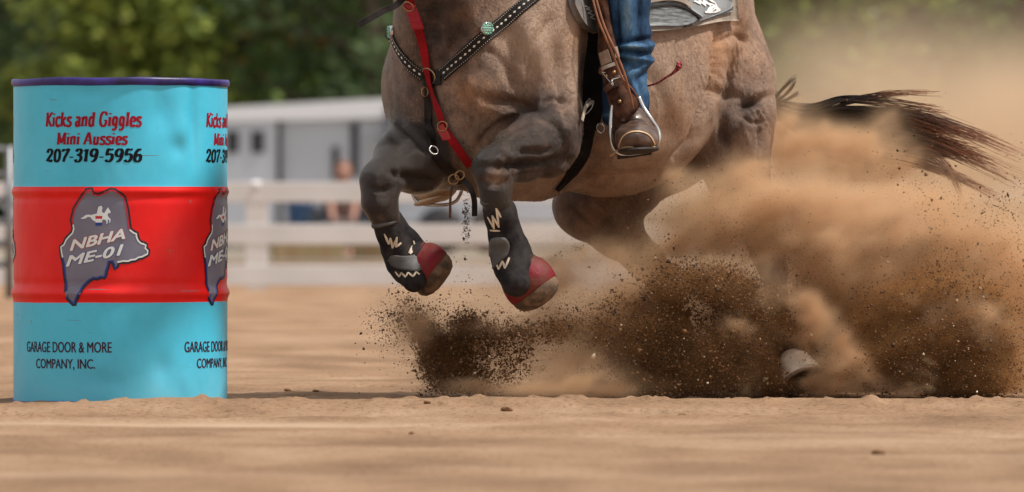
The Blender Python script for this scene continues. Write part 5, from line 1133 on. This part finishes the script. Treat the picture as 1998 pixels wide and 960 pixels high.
# far stirrup
v, f = tube(sm([(900, 300, .45), (905, 350, .33), (890, 392, .30), (850, 400, .30), (812, 392, .32), (806, 350, .34), (850, 300, .45)], 50), 0.005, 8); mesh_np("stirrup", v, f, silver, saddle)
suede = mat("dark_suede", (0.036, 0.014, 0.009), 0.9, spec=0.2, bump=0.002, bscale=80, col2=(0.10, 0.045, 0.028), vscale=38)
def panel(left, right, name, m, par, th=0.005, nu=14, nv=40, bulge=0.02, depth=None):
    Lf = sm(left, nv); Rt = sm(right, nv); P = []
    for i in range(nv):
        for j in range(nu):
            t = j/(nu-1); q = Lf[i]*(1-t)+Rt[i]*t; q = q.copy(); q[1] -= bulge*math.sin(math.pi*t); P.append(q)
    P = np.array(P); P[:, 1] -= 0.0015*fbm(P, 30, 2); O = P; I = P+np.array([0, th, 0]); n = nu*nv
    Fc = [(i*nu+j, i*nu+j+1, (i+1)*nu+j+1, (i+1)*nu+j) for i in range(nv-1) for j in range(nu-1)]
    Fi = [tuple(k+n for k in q[::-1]) for q in Fc]
    bd = list(range(nu))+[j*nu+nu-1 for j in range(1, nv)]+[(nv-1)*nu+i for i in range(nu-2, -1, -1)]+[j*nu for j in range(nv-2, 0, -1)]
    Fe = [(bd[k-1], bd[k], bd[k]+n, bd[k-1]+n) for k in range(len(bd))]
    V = np.vstack([O, I]); o = mesh_np(name, V, Fc+Fi+Fe, m, par); return o, BVHTree.FromPolygons([Vector(x) for x in V], Fc+Fi+Fe)
fd = ld-.085
fen, fent = panel([(1120, -60, lx), (1150, 0, lx-.03), (1166, 50, lx-.03), (1166, 100, fd+.03), (1174, 140, fd+.02), (1182, 180, fd+.01), (1189, 205, fd), (1194, 225, fd), (1206, 236, fd)],
            [(1180, -60, lx-.06), (1186, 0, lx-.06), (1194, 50, lx-.07), (1206, 100, fd-.01), (1214, 140, fd-.01), (1222, 170, fd), (1244, 190, fd), (1246, 212, fd), (1222, 236, fd)], "fender", suede, saddle)
def piece(quad, name, m, par, tree=fent, off=0.003, th=0.003, edge=None):
    c = [((quad[0][0]+quad[3][0])/2, (quad[0][1]+quad[3][1])/2), ((quad[1][0]+quad[2][0])/2, (quad[1][1]+quad[2][1])/2)]
    wdt = math.dist(quad[0], quad[3])*S; mid = ((c[0][0]+c[1][0])/2, (c[0][1]+c[1][1])/2)
    v, f = ribbon([c[0], mid, c[1]], wdt, th, off, tree, n=10)[0]; return mesh_np(name, v, f, m, par, smooth=False)
pale = mat("worn_pale_leather", (0.30, 0.22, 0.17), 0.45, bump=0.001, bscale=60, var=0.2, vscale=30)
piece([(1169, 104), (1186, 97), (1196, 120), (1179, 128)], "hobble_keeper", pale, fen); piece([(1196, 92), (1203, 92), (1208, 112), (1201, 114)], "keeper", pale, fen)
piece([(1177, 130), (1199, 121), (1201, 128), (1179, 137)], "keeper", mat("brushed_plate", (0.5, 0.46, 0.42), 0.35, metal=0.5), fen, off=0.005)
v, f = ribbon([(1184, 178), (1192, 168), (1206, 160), (1226, 154)], 13*S, 0.003, 0.005, fent, n=24)[0]; mesh_np("buckle_strap", v, f, brown, fen, smooth=False)
bk = [hit(x, y, fent) for x, y in ((1193, 156), (1215, 149), (1219, 160), (1197, 168))]
bkp = np.array([h[0]-np.array([0, .012, 0]) for h in bk]); lp = np.vstack([np.linspace(bkp[i], bkp[(i+1) % 4], 6)[:-1] for i in range(4)]+[bkp[:1]])
v, f = tube(lp, 0.0022, 8); mesh_np("buckle", v, f, silver, fen)
v, f = tube(np.linspace((bkp[0]+bkp[3])/2, (bkp[1]+bkp[2])/2, 5), 0.0014, 6); mesh_np("buckle_tongue", v, f, silver, fen)
for x, y in ((1184, 148), (1198, 141), (1209, 198)):
    h, nn = hit(x, y, fent); v, f = lathe([(0.0055, 0), (0.005, 0.002), (0.0005, 0.0035)], h+nn*0.001, nn, 12); mesh_np("stud", v, f, brass, fen)
orange_l = mat("tan_latigo", (0.23, 0.085, 0.035), 0.5, var=0.3, vscale=30)
for pts in ([(1158, -20, fd-.0), (1178, 48, fd-.03), (1200, 98, fd-.045), (1217, 140, fd-.05), (1228, 178, fd-.045), (1236, 214, fd-.035)], [(1152, -20, fd), (1168, 40, fd-.03), (1190, 92, fd-.04), (1208, 138, fd-.045), (1224, 172, fd-.04)], [(1216, 155, fd-.045), (1236, 176, fd-.04), (1244, 192, fd-.03)]):
    v, f = tube(sm(pts, 40), 0.0032, 6, flat=0.5); mesh_np("tie_string", v, f, orange_l, fen)
# braided over-and-under whip end flicking out behind the leg
wh = sm([(1205, 150, ld+.05), (1240, 164, ld+.04), (1258, 168, ld+.03), (1280, 163, ld+.0), (1300, 151, ld-.02), (1314, 142, ld-.03), (1324, 131, ld-.04), (1327, 117, ld-.04)], 90)
wrad = np.interp(np.linspace(0, 1, 90), [0, .6, .75, .88, .95, 1], [.0045, .005, .0075, .0125, .010, .001])
whm = bpy.data.materials.new("braided_cord"); whm.use_nodes = True; nt = whm.node_tree; b = nt.nodes["Principled BSDF"]
at = N(nt, "ShaderNodeAttribute", attribute_name="band"); nt.links.new(ramp(nt, at.outputs["Fac"], [(0.45, (0.012, 0.012, 0.016)), (0.5, (0.42, 0.02, 0.03)), (0.82, (0.42, 0.02, 0.03)), (0.9, (0.35, 0.38, 0.40))]), b.inputs["Base Color"]); b.inputs["Roughness"].default_value = 0.6
v, f = tube(wh, wrad, 12, flat=0.5); wo = mesh_np("over_and_under_whip", v, f, whm); tag(wo, "black and red braided whip end curling out behind the rider's leg", "whip")
ringi = np.repeat(np.arange(90), 12); kk = np.tile(np.arange(12), 90); set_attr(wo, "band", 0.5+0.5*np.sin(ringi*0.9+kk*math.pi/3*1.0)*np.cos(ringi*0.45-kk*math.pi/6))
# ------------------------------------------------------------------ DUST (volumes) and FLYING SOIL
def dust_volume(name, label, vox, lo, hi, dens_fn, col, aniso, dens_scale, cat="dust cloud"):
    n = np.ceil((np.array(hi)-np.array(lo))/vox).astype(int)+1; lo = np.array(lo, float); hi = lo+(n-1)*vox
    ax = [lo[i]+vox*np.arange(n[i]) for i in range(3)]
    G = np.stack(np.meshgrid(*ax, indexing='ij'), -1).astype(np.float32).reshape(-1, 3)
    d = dens_fn(G).astype(np.float32)
    m = bpy.data.meshes.new(name); m.vertices.add(len(G)); m.vertices.foreach_set("co", G.ravel())
    a = m.attributes.new("dens", 'FLOAT', 'POINT'); a.data.foreach_set("value", d)
    o = bpy.data.objects.new(name, m); link(o); tag(o, label, cat, kind="stuff")
    vm = bpy.data.materials.new(name+"_air"); vm.use_nodes = True; nt = vm.node_tree; nt.nodes.remove(nt.nodes["Principled BSDF"])
    pv = N(nt, "ShaderNodeVolumePrincipled"); pv.inputs["Color"].default_value = (*col, 1); pv.inputs["Density"].default_value = dens_scale; pv.inputs["Anisotropy"].default_value = aniso
    nt.links.new(pv.outputs[0], nt.nodes["Material Output"].inputs["Volume"])
    m.materials.append(vm)
    ng = bpy.data.node_groups.new(name+"_grid", 'GeometryNodeTree')
    ng.interface.new_socket("Geometry", in_out='INPUT', socket_type='NodeSocketGeometry'); ng.interface.new_socket("Geometry", in_out='OUTPUT', socket_type='NodeSocketGeometry')
    gi, go = N(ng, "NodeGroupInput"), N(ng, "NodeGroupOutput")
    vc = N(ng, "GeometryNodeVolumeCube"); vc.inputs["Min"].default_value = tuple(lo); vc.inputs["Max"].default_value = tuple(hi)
    for i, k in enumerate("XYZ"): vc.inputs["Resolution "+k].default_value = int(n[i])
    pos = N(ng, "GeometryNodeInputPosition"); sub = N(ng, "ShaderNodeVectorMath", operation='SUBTRACT'); sub.inputs[1].default_value = tuple(lo); ng.links.new(pos.outputs[0], sub.inputs[0])
    scl = N(ng, "ShaderNodeVectorMath", operation='SCALE'); scl.inputs[3].default_value = 1/vox; ng.links.new(sub.outputs[0], scl.inputs[0])
    rn = N(ng, "ShaderNodeVectorMath", operation='ADD'); rn.inputs[1].default_value = (0.5, 0.5, 0.5); ng.links.new(scl.outputs[0], rn.inputs[0])
    fl_ = N(ng, "ShaderNodeVectorMath", operation='FLOOR'); ng.links.new(rn.outputs[0], fl_.inputs[0])
    dt = N(ng, "ShaderNodeVectorMath", operation='DOT_PRODUCT'); dt.inputs[1].default_value = (float(n[1]*n[2]), float(n[2]), 1.0); ng.links.new(fl_.outputs[0], dt.inputs[0])
    fi = N(ng, "FunctionNodeFloatToInt", rounding_mode='ROUND'); ng.links.new(dt.outputs["Value"], fi.inputs[0])
    na = N(ng, "GeometryNodeInputNamedAttribute", data_type='FLOAT'); na.inputs[0].default_value = "dens"
    si = N(ng, "GeometryNodeSampleIndex", data_type='FLOAT', domain='POINT'); si.clamp = True
    ng.links.new(gi.outputs[0], si.inputs[0]); ng.links.new(na.outputs[0], si.inputs[1]); ng.links.new(fi.outputs[0], si.inputs["Index"])
    ng.links.new(si.outputs[0], vc.inputs["Density"])
    sm_ = N(ng, "GeometryNodeSetMaterial"); sm_.inputs["Material"].default_value = vm
    ng.links.new(vc.outputs[0], sm_.inputs[0]); ng.links.new(sm_.outputs[0], go.inputs[0])
    md = o.modifiers.new("grid", 'NODES'); md.node_group = ng
    return o
def to_px(P): return 999+P[:, 0]*F/P[:, 1], HOR-(P[:, 2]-EYE)*F/P[:, 1], P[:, 1]-Y0
def blobs(P, lst, warp=18):
    """sum of soft puffs (px,py,dy, rx,ry,rd[m], rot, density per metre)"""
    x, y, d = to_px(P)
    w1, w2 = vnoise(P, 3.2)+0.5*vnoise(P+9, 8), vnoise(P+31, 3.2)+0.5*vnoise(P+47, 8)
    x = x+warp*w1; y = y+warp*w2; out = np.zeros(len(P), np.float32)
    for (px, py, dd, rx, ry, rd, rot, a) in lst:
        sel = (np.abs(x-px) < 2.2*max(rx, ry)) & (np.abs(y-py) < 2.2*max(rx, ry)) & (np.abs(d-dd) < 2.2*rd)
        if not sel.any(): continue
        c, s = math.cos(R(rot)), math.sin(R(rot)); u = (x[sel]-px)*c+(y[sel]-py)*s; v = -(x[sel]-px)*s+(y[sel]-py)*c
        q = (u/rx)**2+(v/ry)**2+((d[sel]-dd)/rd)**2
        out[sel] += a*np.exp(-q**1.25)
    return out
def shape_noise(P, base, P_scale, contrast, streak=None):
    Q = P*np.array(streak if streak else (1, 1, 1))
    n = fbm(Q, P_scale, 4, 0.55)*1.6
    return base*np.clip(np.exp(1.55*contrast*n-0.25*contrast), 0.02, 5)
# outlines of the main masses (photo pixels)
ARC = [(1135, 600), (1190, 590), (1240, 580), (1268, 545), (1290, 515), (1330, 508), (1385, 506), (1440, 522), (1500, 556), (1560, 600), (1612, 646), (1650, 700), (1655, 745), (1600, 770), (1500, 780), (1380, 778), (1262, 778), (1225, 735), (1200, 690), (1165, 655), (1140, 640)]
RIGHT = [(1655, 730), (1680, 640), (1720, 570), (1790, 540), (1850, 520), (1915, 535), (1970, 600), (2000, 690), (1985, 765), (1880, 780), (1740, 780), (1680, 765)]
LEFT = [(768, 630), (800, 606), (850, 616), (905, 586), (932, 596), (950, 620), (1000, 616), (1060, 622), (1150, 612), (1160, 660), (1070, 680), (1040, 710), (1080, 750), (1010, 778), (880, 774), (832, 750), (802, 705), (788, 670)]
def poly_sd(x, y, poly):
    """signed distance in px, positive inside"""
    P = np.array(poly, np.float32); best = np.full(len(x), 1e9, np.float32); ins = np.zeros(len(x), bool)
    for k in range(len(P)):
        ax_, ay = P[k-1]; bx_, by = P[k]; ex, ey = bx_-ax_, by-ay
        t = np.clip(((x-ax_)*ex+(y-ay)*ey)/(ex*ex+ey*ey), 0, 1); best = np.minimum(best, (x-ax_-t*ex)**2+(y-ay-t*ey)**2)
        c_ = ((ay > y) != (by > y)) & (x < (bx_-ax_)*(y-ay)/(by-ay+1e-9)+ax_); ins ^= c_
    return np.where(ins, 1, -1)*np.sqrt(best)
def mass(P, poly, d0, rd, soft, warp=16):
    x, y, d = to_px(P); s = np.abs(d-d0) < 2.4*rd; out = np.zeros(len(P), np.float32)
    if not s.any(): return out
    Q = P[s]; n1 = fbm(Q, 5.5, 4, .6)*1.6; n2 = fbm(Q+11, 5.5, 4, .6)*1.6
    sd = poly_sd(x[s]+warp*n1, y[s]+warp*n2, poly); out[s] = 1/(1+np.exp(-np.clip(sd/soft, -20, 20)))*np.exp(-((d[s]-d0)/rd)**2); return out
def throw(P, ang=-35, k=0.45):
    a = R(ang); x, z = P[:, 0], P[:, 2]; return np.stack([(x*math.cos(a)-z*math.sin(a))*k, P[:, 1], x*math.sin(a)+z*math.cos(a)], 1)
gh = lambda P: np.clip((P[:, 2]-0.005)/0.03, 0, 1)
# 1) broad pale cloud hanging behind the quarters and tail
def dens_back(P):
    b = blobs(P, [(1700, 370, 1.1, 330, 210, .55, 0, 2.0), (1900, 220, 1.2, 300, 170, .5, 0, 1.0), (1640, 170, 1.2, 190, 110, .5, 0, 0.7), (1990, 420, 1.1, 260, 260, .5, 0, 2.2), (1560, 430, 1.0, 220, 150, .45, 0, 2.4),
                  (1780, 620, 1.0, 420, 150, .5, 0, 2.4), (1230, 560, 1.0, 260, 120, .4, 0, 1.0), (1290, 420, .95, 110, 80, .3, 0, 1.6), (900, 590, .8, 200, 70, .35, 0, 0.35)], 34)
    return shape_noise(P, b, 2.2, 0.55, (1, .6, 1.2))*gh(P)
def box_of(px0, px1, py0, py1, d0, d1):
    c = np.array([W(a, b_, d) for a in (px0, px1) for b_ in (py0, py1) for d in (d0, d1)]); lo, hi = c.min(0), c.max(0); lo[2] = max(lo[2], 0.0); return lo, hi
TAN = (0.87, 0.71, 0.54)
lo, hi = box_of(760, 2330, -140, 775, 0.62, 1.9)
dust_volume("dust_haze", "broad pale dust hanging in the air behind the horse's quarters and tail", 0.022, lo, hi, dens_back, TAN, 0.1, 1.0)
# 2) nearer curling dust thrown up in front of the hind legs
near_list = [(1000, 480, .3, 160, 60, .15, 0, .5), (1345, 380, .02, 70, 34, .12, 8, 5), (1420, 405, .02, 110, 46, .16, 10, 11), (1530, 430, .05, 130, 70, .2, 10, 11), (1680, 470, .05, 170, 90, .22, 12, 11), (1820, 490, .12, 170, 90, .22, 15, 11), (1970, 560, .15, 120, 130, .2, 20, 10),
             (1400, 450, .1, 110, 40, .16, 0, 10), (1320, 455, .1, 60, 44, .16, 0, 5), (1500, 500, .12, 120, 40, .16, 10, 9), (1010, 540, .05, 120, 60, .18, 0, 1.0), (930, 600, .05, 180, 40, .2, 0, 1.2), (1350, 490, .12, 90, 22, .1, 0, 9), (1240, 480, .12, 60, 26, .12, 10, 6),
             (1760, 600, .15, 90, 90, .14, 0, 6), (1590, 290, .42, 100, 42, .13, 5, 13), (1690, 300, .36, 85, 36, .13, 5, 10), (1545, 245, .38, 50, 52, .12, 0, 12), (1740, 262, .30, 40, 40, .1, 0, 2.5), (1640, 330, .4, 130, 30, .14, 0, 8), (1470, 350, .1, 45, 34, .12, 0, 8),
             (1500, 380, .1, 50, 30, .12, 0, 6), (1120, 640, -.03, 80, 40, .12, 0, 5), (1290, 760, -.2, 120, 14, .06, 2, 6), (1010, 765, -.16, 160, 14, .1, 2, 8), (1960, 745, .1, 60, 60, .12, 0, 9), (1700, 740, .1, 40, 40, .1, 0, 8)]
T_WEDGE = [(990, 785), (1030, 745), (1075, 705), (1110, 672), (1150, 640), (1185, 655), (1205, 700), (1232, 745), (1270, 785)]
T_BULGE = [(1075, 520), (1110, 492), (1170, 478), (1235, 490), (1282, 512), (1262, 548), (1235, 585), (1180, 600), (1130, 612), (1085, 600), (1070, 560)]
T_RIM = [(1385, 494), (1450, 504), (1525, 540), (1600, 590), (1660, 648), (1705, 715), (1700, 750), (1680, 730), (1642, 676), (1588, 622), (1525, 572), (1480, 546), (1430, 522), (1380, 508)]
T_POCKET = [(1530, 690), (1548, 660), (1590, 646), (1630, 660), (1650, 700), (1640, 745), (1600, 765), (1540, 770), (1520, 740)]
def dens_near(P):
    b = blobs(P, near_list, 26)
    b += 26*mass(P, T_WEDGE, -.14, .09, 9, 22)+15*mass(P, T_BULGE, -.02, .12, 12, 24)+15*mass(P, T_RIM, -.21, .05, 9, 26)+14*mass(P, T_POCKET, .03, .06, 8, 12)
    vl = np.clip(fbm(throw(P, 25, .6)+3, 7.5, 4, .6)*1.6-0.12, 0, 1)      # torn veils of dust drifting in front of the soil
    b += 60*vl*(mass(P, ARC, -.21, .045, 20, 20)+.35*mass(P, RIGHT, -.27, .05, 26, 20)+.7*mass(P, LEFT, -.15, .045, 16, 20))
    d = shape_noise(throw(P, -25, .75), b, 6.5, 1.5); d = d*np.clip(np.exp(1.9*fbm(throw(P, -30, .6)+5, 19, 3, .6)*1.6-.3), .08, 4)
    return d*gh(P)
lo, hi = box_of(700, 2120, 170, 785, -0.34, 0.62)
dust_volume("dust_cloud", "curling orange-tan dust thrown up round the hind legs and under the horse", 0.0095, lo, hi, dens_near, (0.85, 0.62, 0.41), 0.1, 1.0)

def spots(P, lst):
    x, y, d = to_px(P); o = np.zeros(len(P), np.float32)
    for px, py, rx, ry, rot, a in lst:
        c, s = math.cos(R(rot)), math.sin(R(rot)); u = (x-px)*c+(y-py)*s; v = -(x-px)*s+(y-py)*c; o += a*np.exp(-(u/rx)**2-(v/ry)**2)
    return o
ARC_D = [(1360, 548, 120, 34, 8, 1.3), (1470, 590, 90, 30, 36, 1.0), (1225, 655, 60, 60, 20, 1.4), (1480, 715, 110, 50, 0, 1.2), (1290, 620, 50, 50, 0, .5), (1390, 660, 70, 40, 0, .35), (1380, 755, 200, 22, 0, .6), (1560, 655, 50, 26, 45, .5), (1575, 700, 60, 44, 0, -1.8), (1345, 730, 60, 34, 0, .5), (1520, 640, 60, 30, 40, .3)]
RIGHT_D = [(1850, 700, 100, 60, 0, 2.2), (1800, 745, 130, 30, 0, .9), (1890, 620, 60, 46, 0, .6), (1740, 680, 60, 50, 0, .35), (1830, 560, 120, 30, -10, .30), (1950, 620, 30, 70, 0, .25), (1700, 600, 50, 50, 0, .2)]
LEFT_D = [(910, 670, 44, 50, 30, 1.1), (890, 735, 50, 30, 0, .9), (820, 645, 34, 26, 30, .45), (840, 700, 30, 30, 0, .5), (980, 650, 40, 24, 0, .45), (965, 735, 40, 26, 0, .5), (1010, 700, 40, 40, 0, .2), (1090, 640, 70, 24, 0, .40)]
def clumps(P, ang=-35):
    Q = throw(P, ang); return np.clip(np.exp(3.1*fbm(Q, 9.0, 4, .62)*1.5+1.0*vnoise(P+3, 40)*0.6-0.35), 0.03, 9)
def f_arc(P): return mass(P, ARC, -.10, .085, 9, 26)*np.clip(spots(P, ARC_D), .05, 2)*clumps(P, 30)
def f_right(P): return mass(P, RIGHT, -.15, .09, 20, 34)*np.clip(spots(P, RIGHT_D), .08, 2)*clumps(P, -20)
def f_left(P): return mass(P, LEFT, -.05, .07, 9, 44)*np.clip(spots(P, LEFT_D), .08, 2)*clumps(P, 60)
# 3) heavy dark soil dust inside the sprays
def dens_soil(P):
    s = 26*f_arc(P)+34*f_right(P)+18*f_left(P)
    s += blobs(P, [(1960, 520, .05, 60, 20, .08, 30, 9), (1880, 530, .05, 60, 50, .1, 0, 4), (1760, 540, .08, 130, 50, .1, 20, 3), (1560, 480, .08, 150, 36, .1, 15, 2.5), (1100, 650, -.03, 60, 26, .07, 0, 8), (1060, 620, -.03, 60, 18, .07, 0, 4), (1480, 650, .06, 260, 110, .12, 10, 7), (1760, 650, .04, 220, 130, .12, 0, 9), (1680, 540, .02, 240, 60, .12, 15, 5), (1600, 450, .0, 200, 50, .12, 10, 2.5), (1870, 480, .0, 150, 60, .12, 0, 3), (1080, 690, .0, 130, 60, .1, 0, 4), (1940, 680, .08, 90, 130, .12, 0, 5), (1230, 600, .03, 90, 50, .1, 0, 5), (900, 690, .0, 110, 60, .1, 0, 3)], 22)*np.clip(clumps(P, 20), .35, 3)
    return s*gh(P)
lo, hi = box_of(745, 2080, 400, 785, -0.30, 0.22)
dust_volume("soil_dust", "heavy dark brown soil dust inside the sprays kicked up by the hooves", 0.0078, lo, hi, dens_soil, (0.56, 0.31, 0.13), 0.1, 1.0)
# flying soil: thousands of dark crumbs
crumb = bpy.data.materials.new("moist_soil"); crumb.use_nodes = True; nt = crumb.node_tree; b = nt.nodes["Principled BSDF"]
at = N(nt, "ShaderNodeAttribute", attribute_name="tone")
nt.links.new(ramp(nt, at.outputs["Fac"], [(0.0, (0.026, 0.010, 0.003)), (0.5, (0.125, 0.054, 0.018)), (0.85, (0.28, 0.14, 0.058)), (0.95, (0.42, 0.27, 0.16)), (1.0, (0.75, 0.62, 0.48))]), b.inputs["Base Color"]); b.inputs["Roughness"].default_value = 0.65; b.inputs["Specular IOR Level"].default_value = 0.4
def crumbs(P, g, name, label, szf=(0.0012, 0.0045), big=0.03, tone_shift=0.0):
    n = len(P); sz = szf[0]+(szf[1]-szf[0])*g.random(n)**3; sz = np.where(g.random(n) < big, sz*2.2, sz); sz = np.where(g.random(n) < big*0.05, sz*2.2, sz)
    base = np.array([[1, 0, 0], [-.5, .87, 0], [-.5, -.87, 0], [0, 0, 1.0], [0, 0, -0.9]])
    A = g.normal(0, 1, (n, 3, 3)); q, _ = np.linalg.qr(A)
    st = g.uniform(0.55, 1.5, (n, 5, 3)); V = P[:, None]+sz[:, None, None]*((base[None]*st)@q)
    fc = np.array([[0, 1, 3], [1, 2, 3], [2, 0, 3], [1, 0, 4], [2, 1, 4], [0, 2, 4]]); Fc = (np.arange(n)[:, None, None]*5+fc[None]).reshape(-1, 3)
    o = fast_mesh(name, V.reshape(-1, 3), Fc, crumb); t = np.clip(g.normal(0.33, 0.2, n)+tone_shift+0.30*fbm(P, 10, 2), 0, 0.8); t = np.where(g.random(n) < 0.012, 1.0, np.where(g.random(n) < 0.04, 0.93, t))
    set_attr(o, "tone", np.repeat(t, 5)); tag(o, label, "flying soil", kind="stuff"); return o
def sample(fn, poly, d0, rd, n, seed, pad=50, cap=5.0):
    g = np.random.default_rng(seed); p = np.array(poly, float); x0, y0 = p.min(0)-pad; x1, y1 = p.max(0)+pad; out = []; tot = 0
    while tot < n:
        m = 400000; px = g.uniform(x0, x1, m); py = g.uniform(y0, y1, m); d = d0+g.normal(0, rd*.8, m); Y = Y0+d
        P = np.stack([(px-999)*Y/F, Y, EYE+(HOR-py)*Y/F], 1).astype(np.float32); P = P[P[:, 2] > 0.004]
        w_ = fn(P)/np.exp(-((P[:, 1]-Y0-d0)/rd)**2).clip(.05); k = g.random(len(P)) < w_/cap; out.append(P[k]); tot += int(k.sum())
        if len(out) > 30: break
    return np.vstack(out)[:n].astype(float), g
P, g = sample(f_arc, ARC, -.10, .085, 95000, 5); crumbs(P, g, "flying_soil", "arching wall of dark soil crumbs thrown forward by the hind hooves under the belly")
P, g = sample(f_right, RIGHT, -.15, .09, 52000, 6); crumbs(P, g, "flying_soil", "near-black mass of soil crumbs at the right edge behind the hind hoof")
P, g = sample(f_left, LEFT, -.05, .07, 21000, 8); crumbs(P, g, "flying_soil", "ragged burst of soil crumbs landing below the fore hooves", tone_shift=0.05)
def soil(n, regions, seed, clump=7.0, thr=0.0, streak=(1, 1, 1)):
    g = np.random.default_rng(seed); w_ = np.array([r[7] for r in regions], float); k = g.choice(len(regions), n*2, p=w_/w_.sum()); rg = np.array([r[:7] for r in regions], float)[k]
    u, v, t = g.normal(0, .5, (3, n*2)); c, s = np.cos(np.radians(rg[:, 6])), np.sin(np.radians(rg[:, 6]))
    px = rg[:, 0]+(u*rg[:, 3])*c-(v*rg[:, 4])*s; py = rg[:, 1]+(u*rg[:, 3])*s+(v*rg[:, 4])*c; d = rg[:, 2]+t*rg[:, 5]
    Y = Y0+d; P = np.stack([(px-999)*Y/F, Y, EYE+(HOR-py)*Y/F], 1)
    cl = fbm(P*np.array(streak), clump, 3)*1.5+0.5*vnoise(P, 30)
    keep = (cl+g.normal(0, .25, len(P)) > thr) & (P[:, 2] > 0.004); return P[keep][:n], g
looseR = [(780, 640, -.08, 60, 70, .1, 20, 4), (760, 620, -.08, 50, 20, .1, 0, 1), (1500, 420, .05, 300, 120, .15, 10, 3), (1850, 420, .0, 200, 160, .15, 20, 5), (1960, 400, .0, 60, 90, .12, 0, 1.2), (1800, 540, -.02, 260, 120, .1, 10, 14), (1560, 500, -.05, 260, 70, .1, 25, 8), (920, 560, .0, 150, 80, .15, 0, .8), (910, 430, -.25, 8, 60, .02, 0, 1.4), (1300, 330, -.2, 260, 120, .1, 0, .5), (1090, 640, -.08, 110, 50, .08, 0, 7), (1080, 500, -.1, 90, 8, .03, -18, .7), (1300, 545, -.1, 160, 100, .1, 0, 3), (1150, 722, -.15, 44, 7, .03, -12, .8), (1400, 772, -.15, 420, 10, .1, 0, 4)]
P, g = soil(11000, looseR, 9, clump=8, thr=-0.2); crumbs(P, g, "flying_soil", "scattered single crumbs of soil flying through the dust", szf=(0.0010, 0.0028), big=0.06)
grainR = [(1620, 470, -.02, 300, 90, .15, 12, 10), (1800, 560, -.05, 200, 120, .15, 0, 10), (1500, 560, -.12, 160, 80, .1, 20, 6), (1150, 600, -.1, 120, 60, .1, 0, 5), (1940, 660, -.05, 80, 160, .12, 0, 4), (1200, 450, -.1, 160, 90, .1, 0, 2), (900, 640, -.1, 160, 90, .1, 0, 3), (1660, 680, -.1, 90, 90, .1, 0, 4)]
P, g = soil(30000, grainR, 19, clump=10, thr=-0.15); crumbs(P, g, "flying_soil", "fine brown grains peppering the dust behind and above the soil spray", szf=(0.0006, 0.0014), big=0.02, tone_shift=0.08)
# small clods lying on the sand
def clod(px, py, r, label):
    Yc = F*EYE/(py-HOR); g = np.random.default_rng(int(px*7+py)); x = (px-999)*Yc/F
    bm = bmesh.new(); bmesh.ops.create_icosphere(bm, subdivisions=3, radius=r); V = np.array([v.co[:] for v in bm.verts]); Fc = [tuple(v.index for v in q.verts) for q in bm.faces]; bm.free()
    V = V*(1+0.55*fbm(V/r+px, 1.3, 3)[:, None])*np.array([1.2, 1, .7]); z = float(ground_h(np.array([x]), np.array([Yc]))[0])
    o = mesh_np("soil_clod", V+np.array([x, Yc, z+r*0.3]), Fc, crumb); tag(o, label, "clod", "clods lying on the sand"); set_attr(o, "tone", np.full(len(V), 0.6))
for a in [(561, 766, .009, "pointed little clod on the sand right of the barrel"), (616, 769, .007, "small flat clod between the barrel and the soil burst"), (585, 775, .006, "tiny clod just right of the pointed one"), (834, 797, .008, "small clod on the smooth sand below the left soil burst"),
          (990, 801, .012, "larger crumbly clod on the ridge under the fore hooves"), (1330, 806, .009, "clod on the ridge under the rider"), (1460, 805, .011, "clod on the ridge left of the striking hind hoof"), (1715, 884, .012, "blurred clod on the foreground sand at lower right"), (803, 845, .006, "blurred clod on the foreground sand below the horse's chest")]: clod(*a)
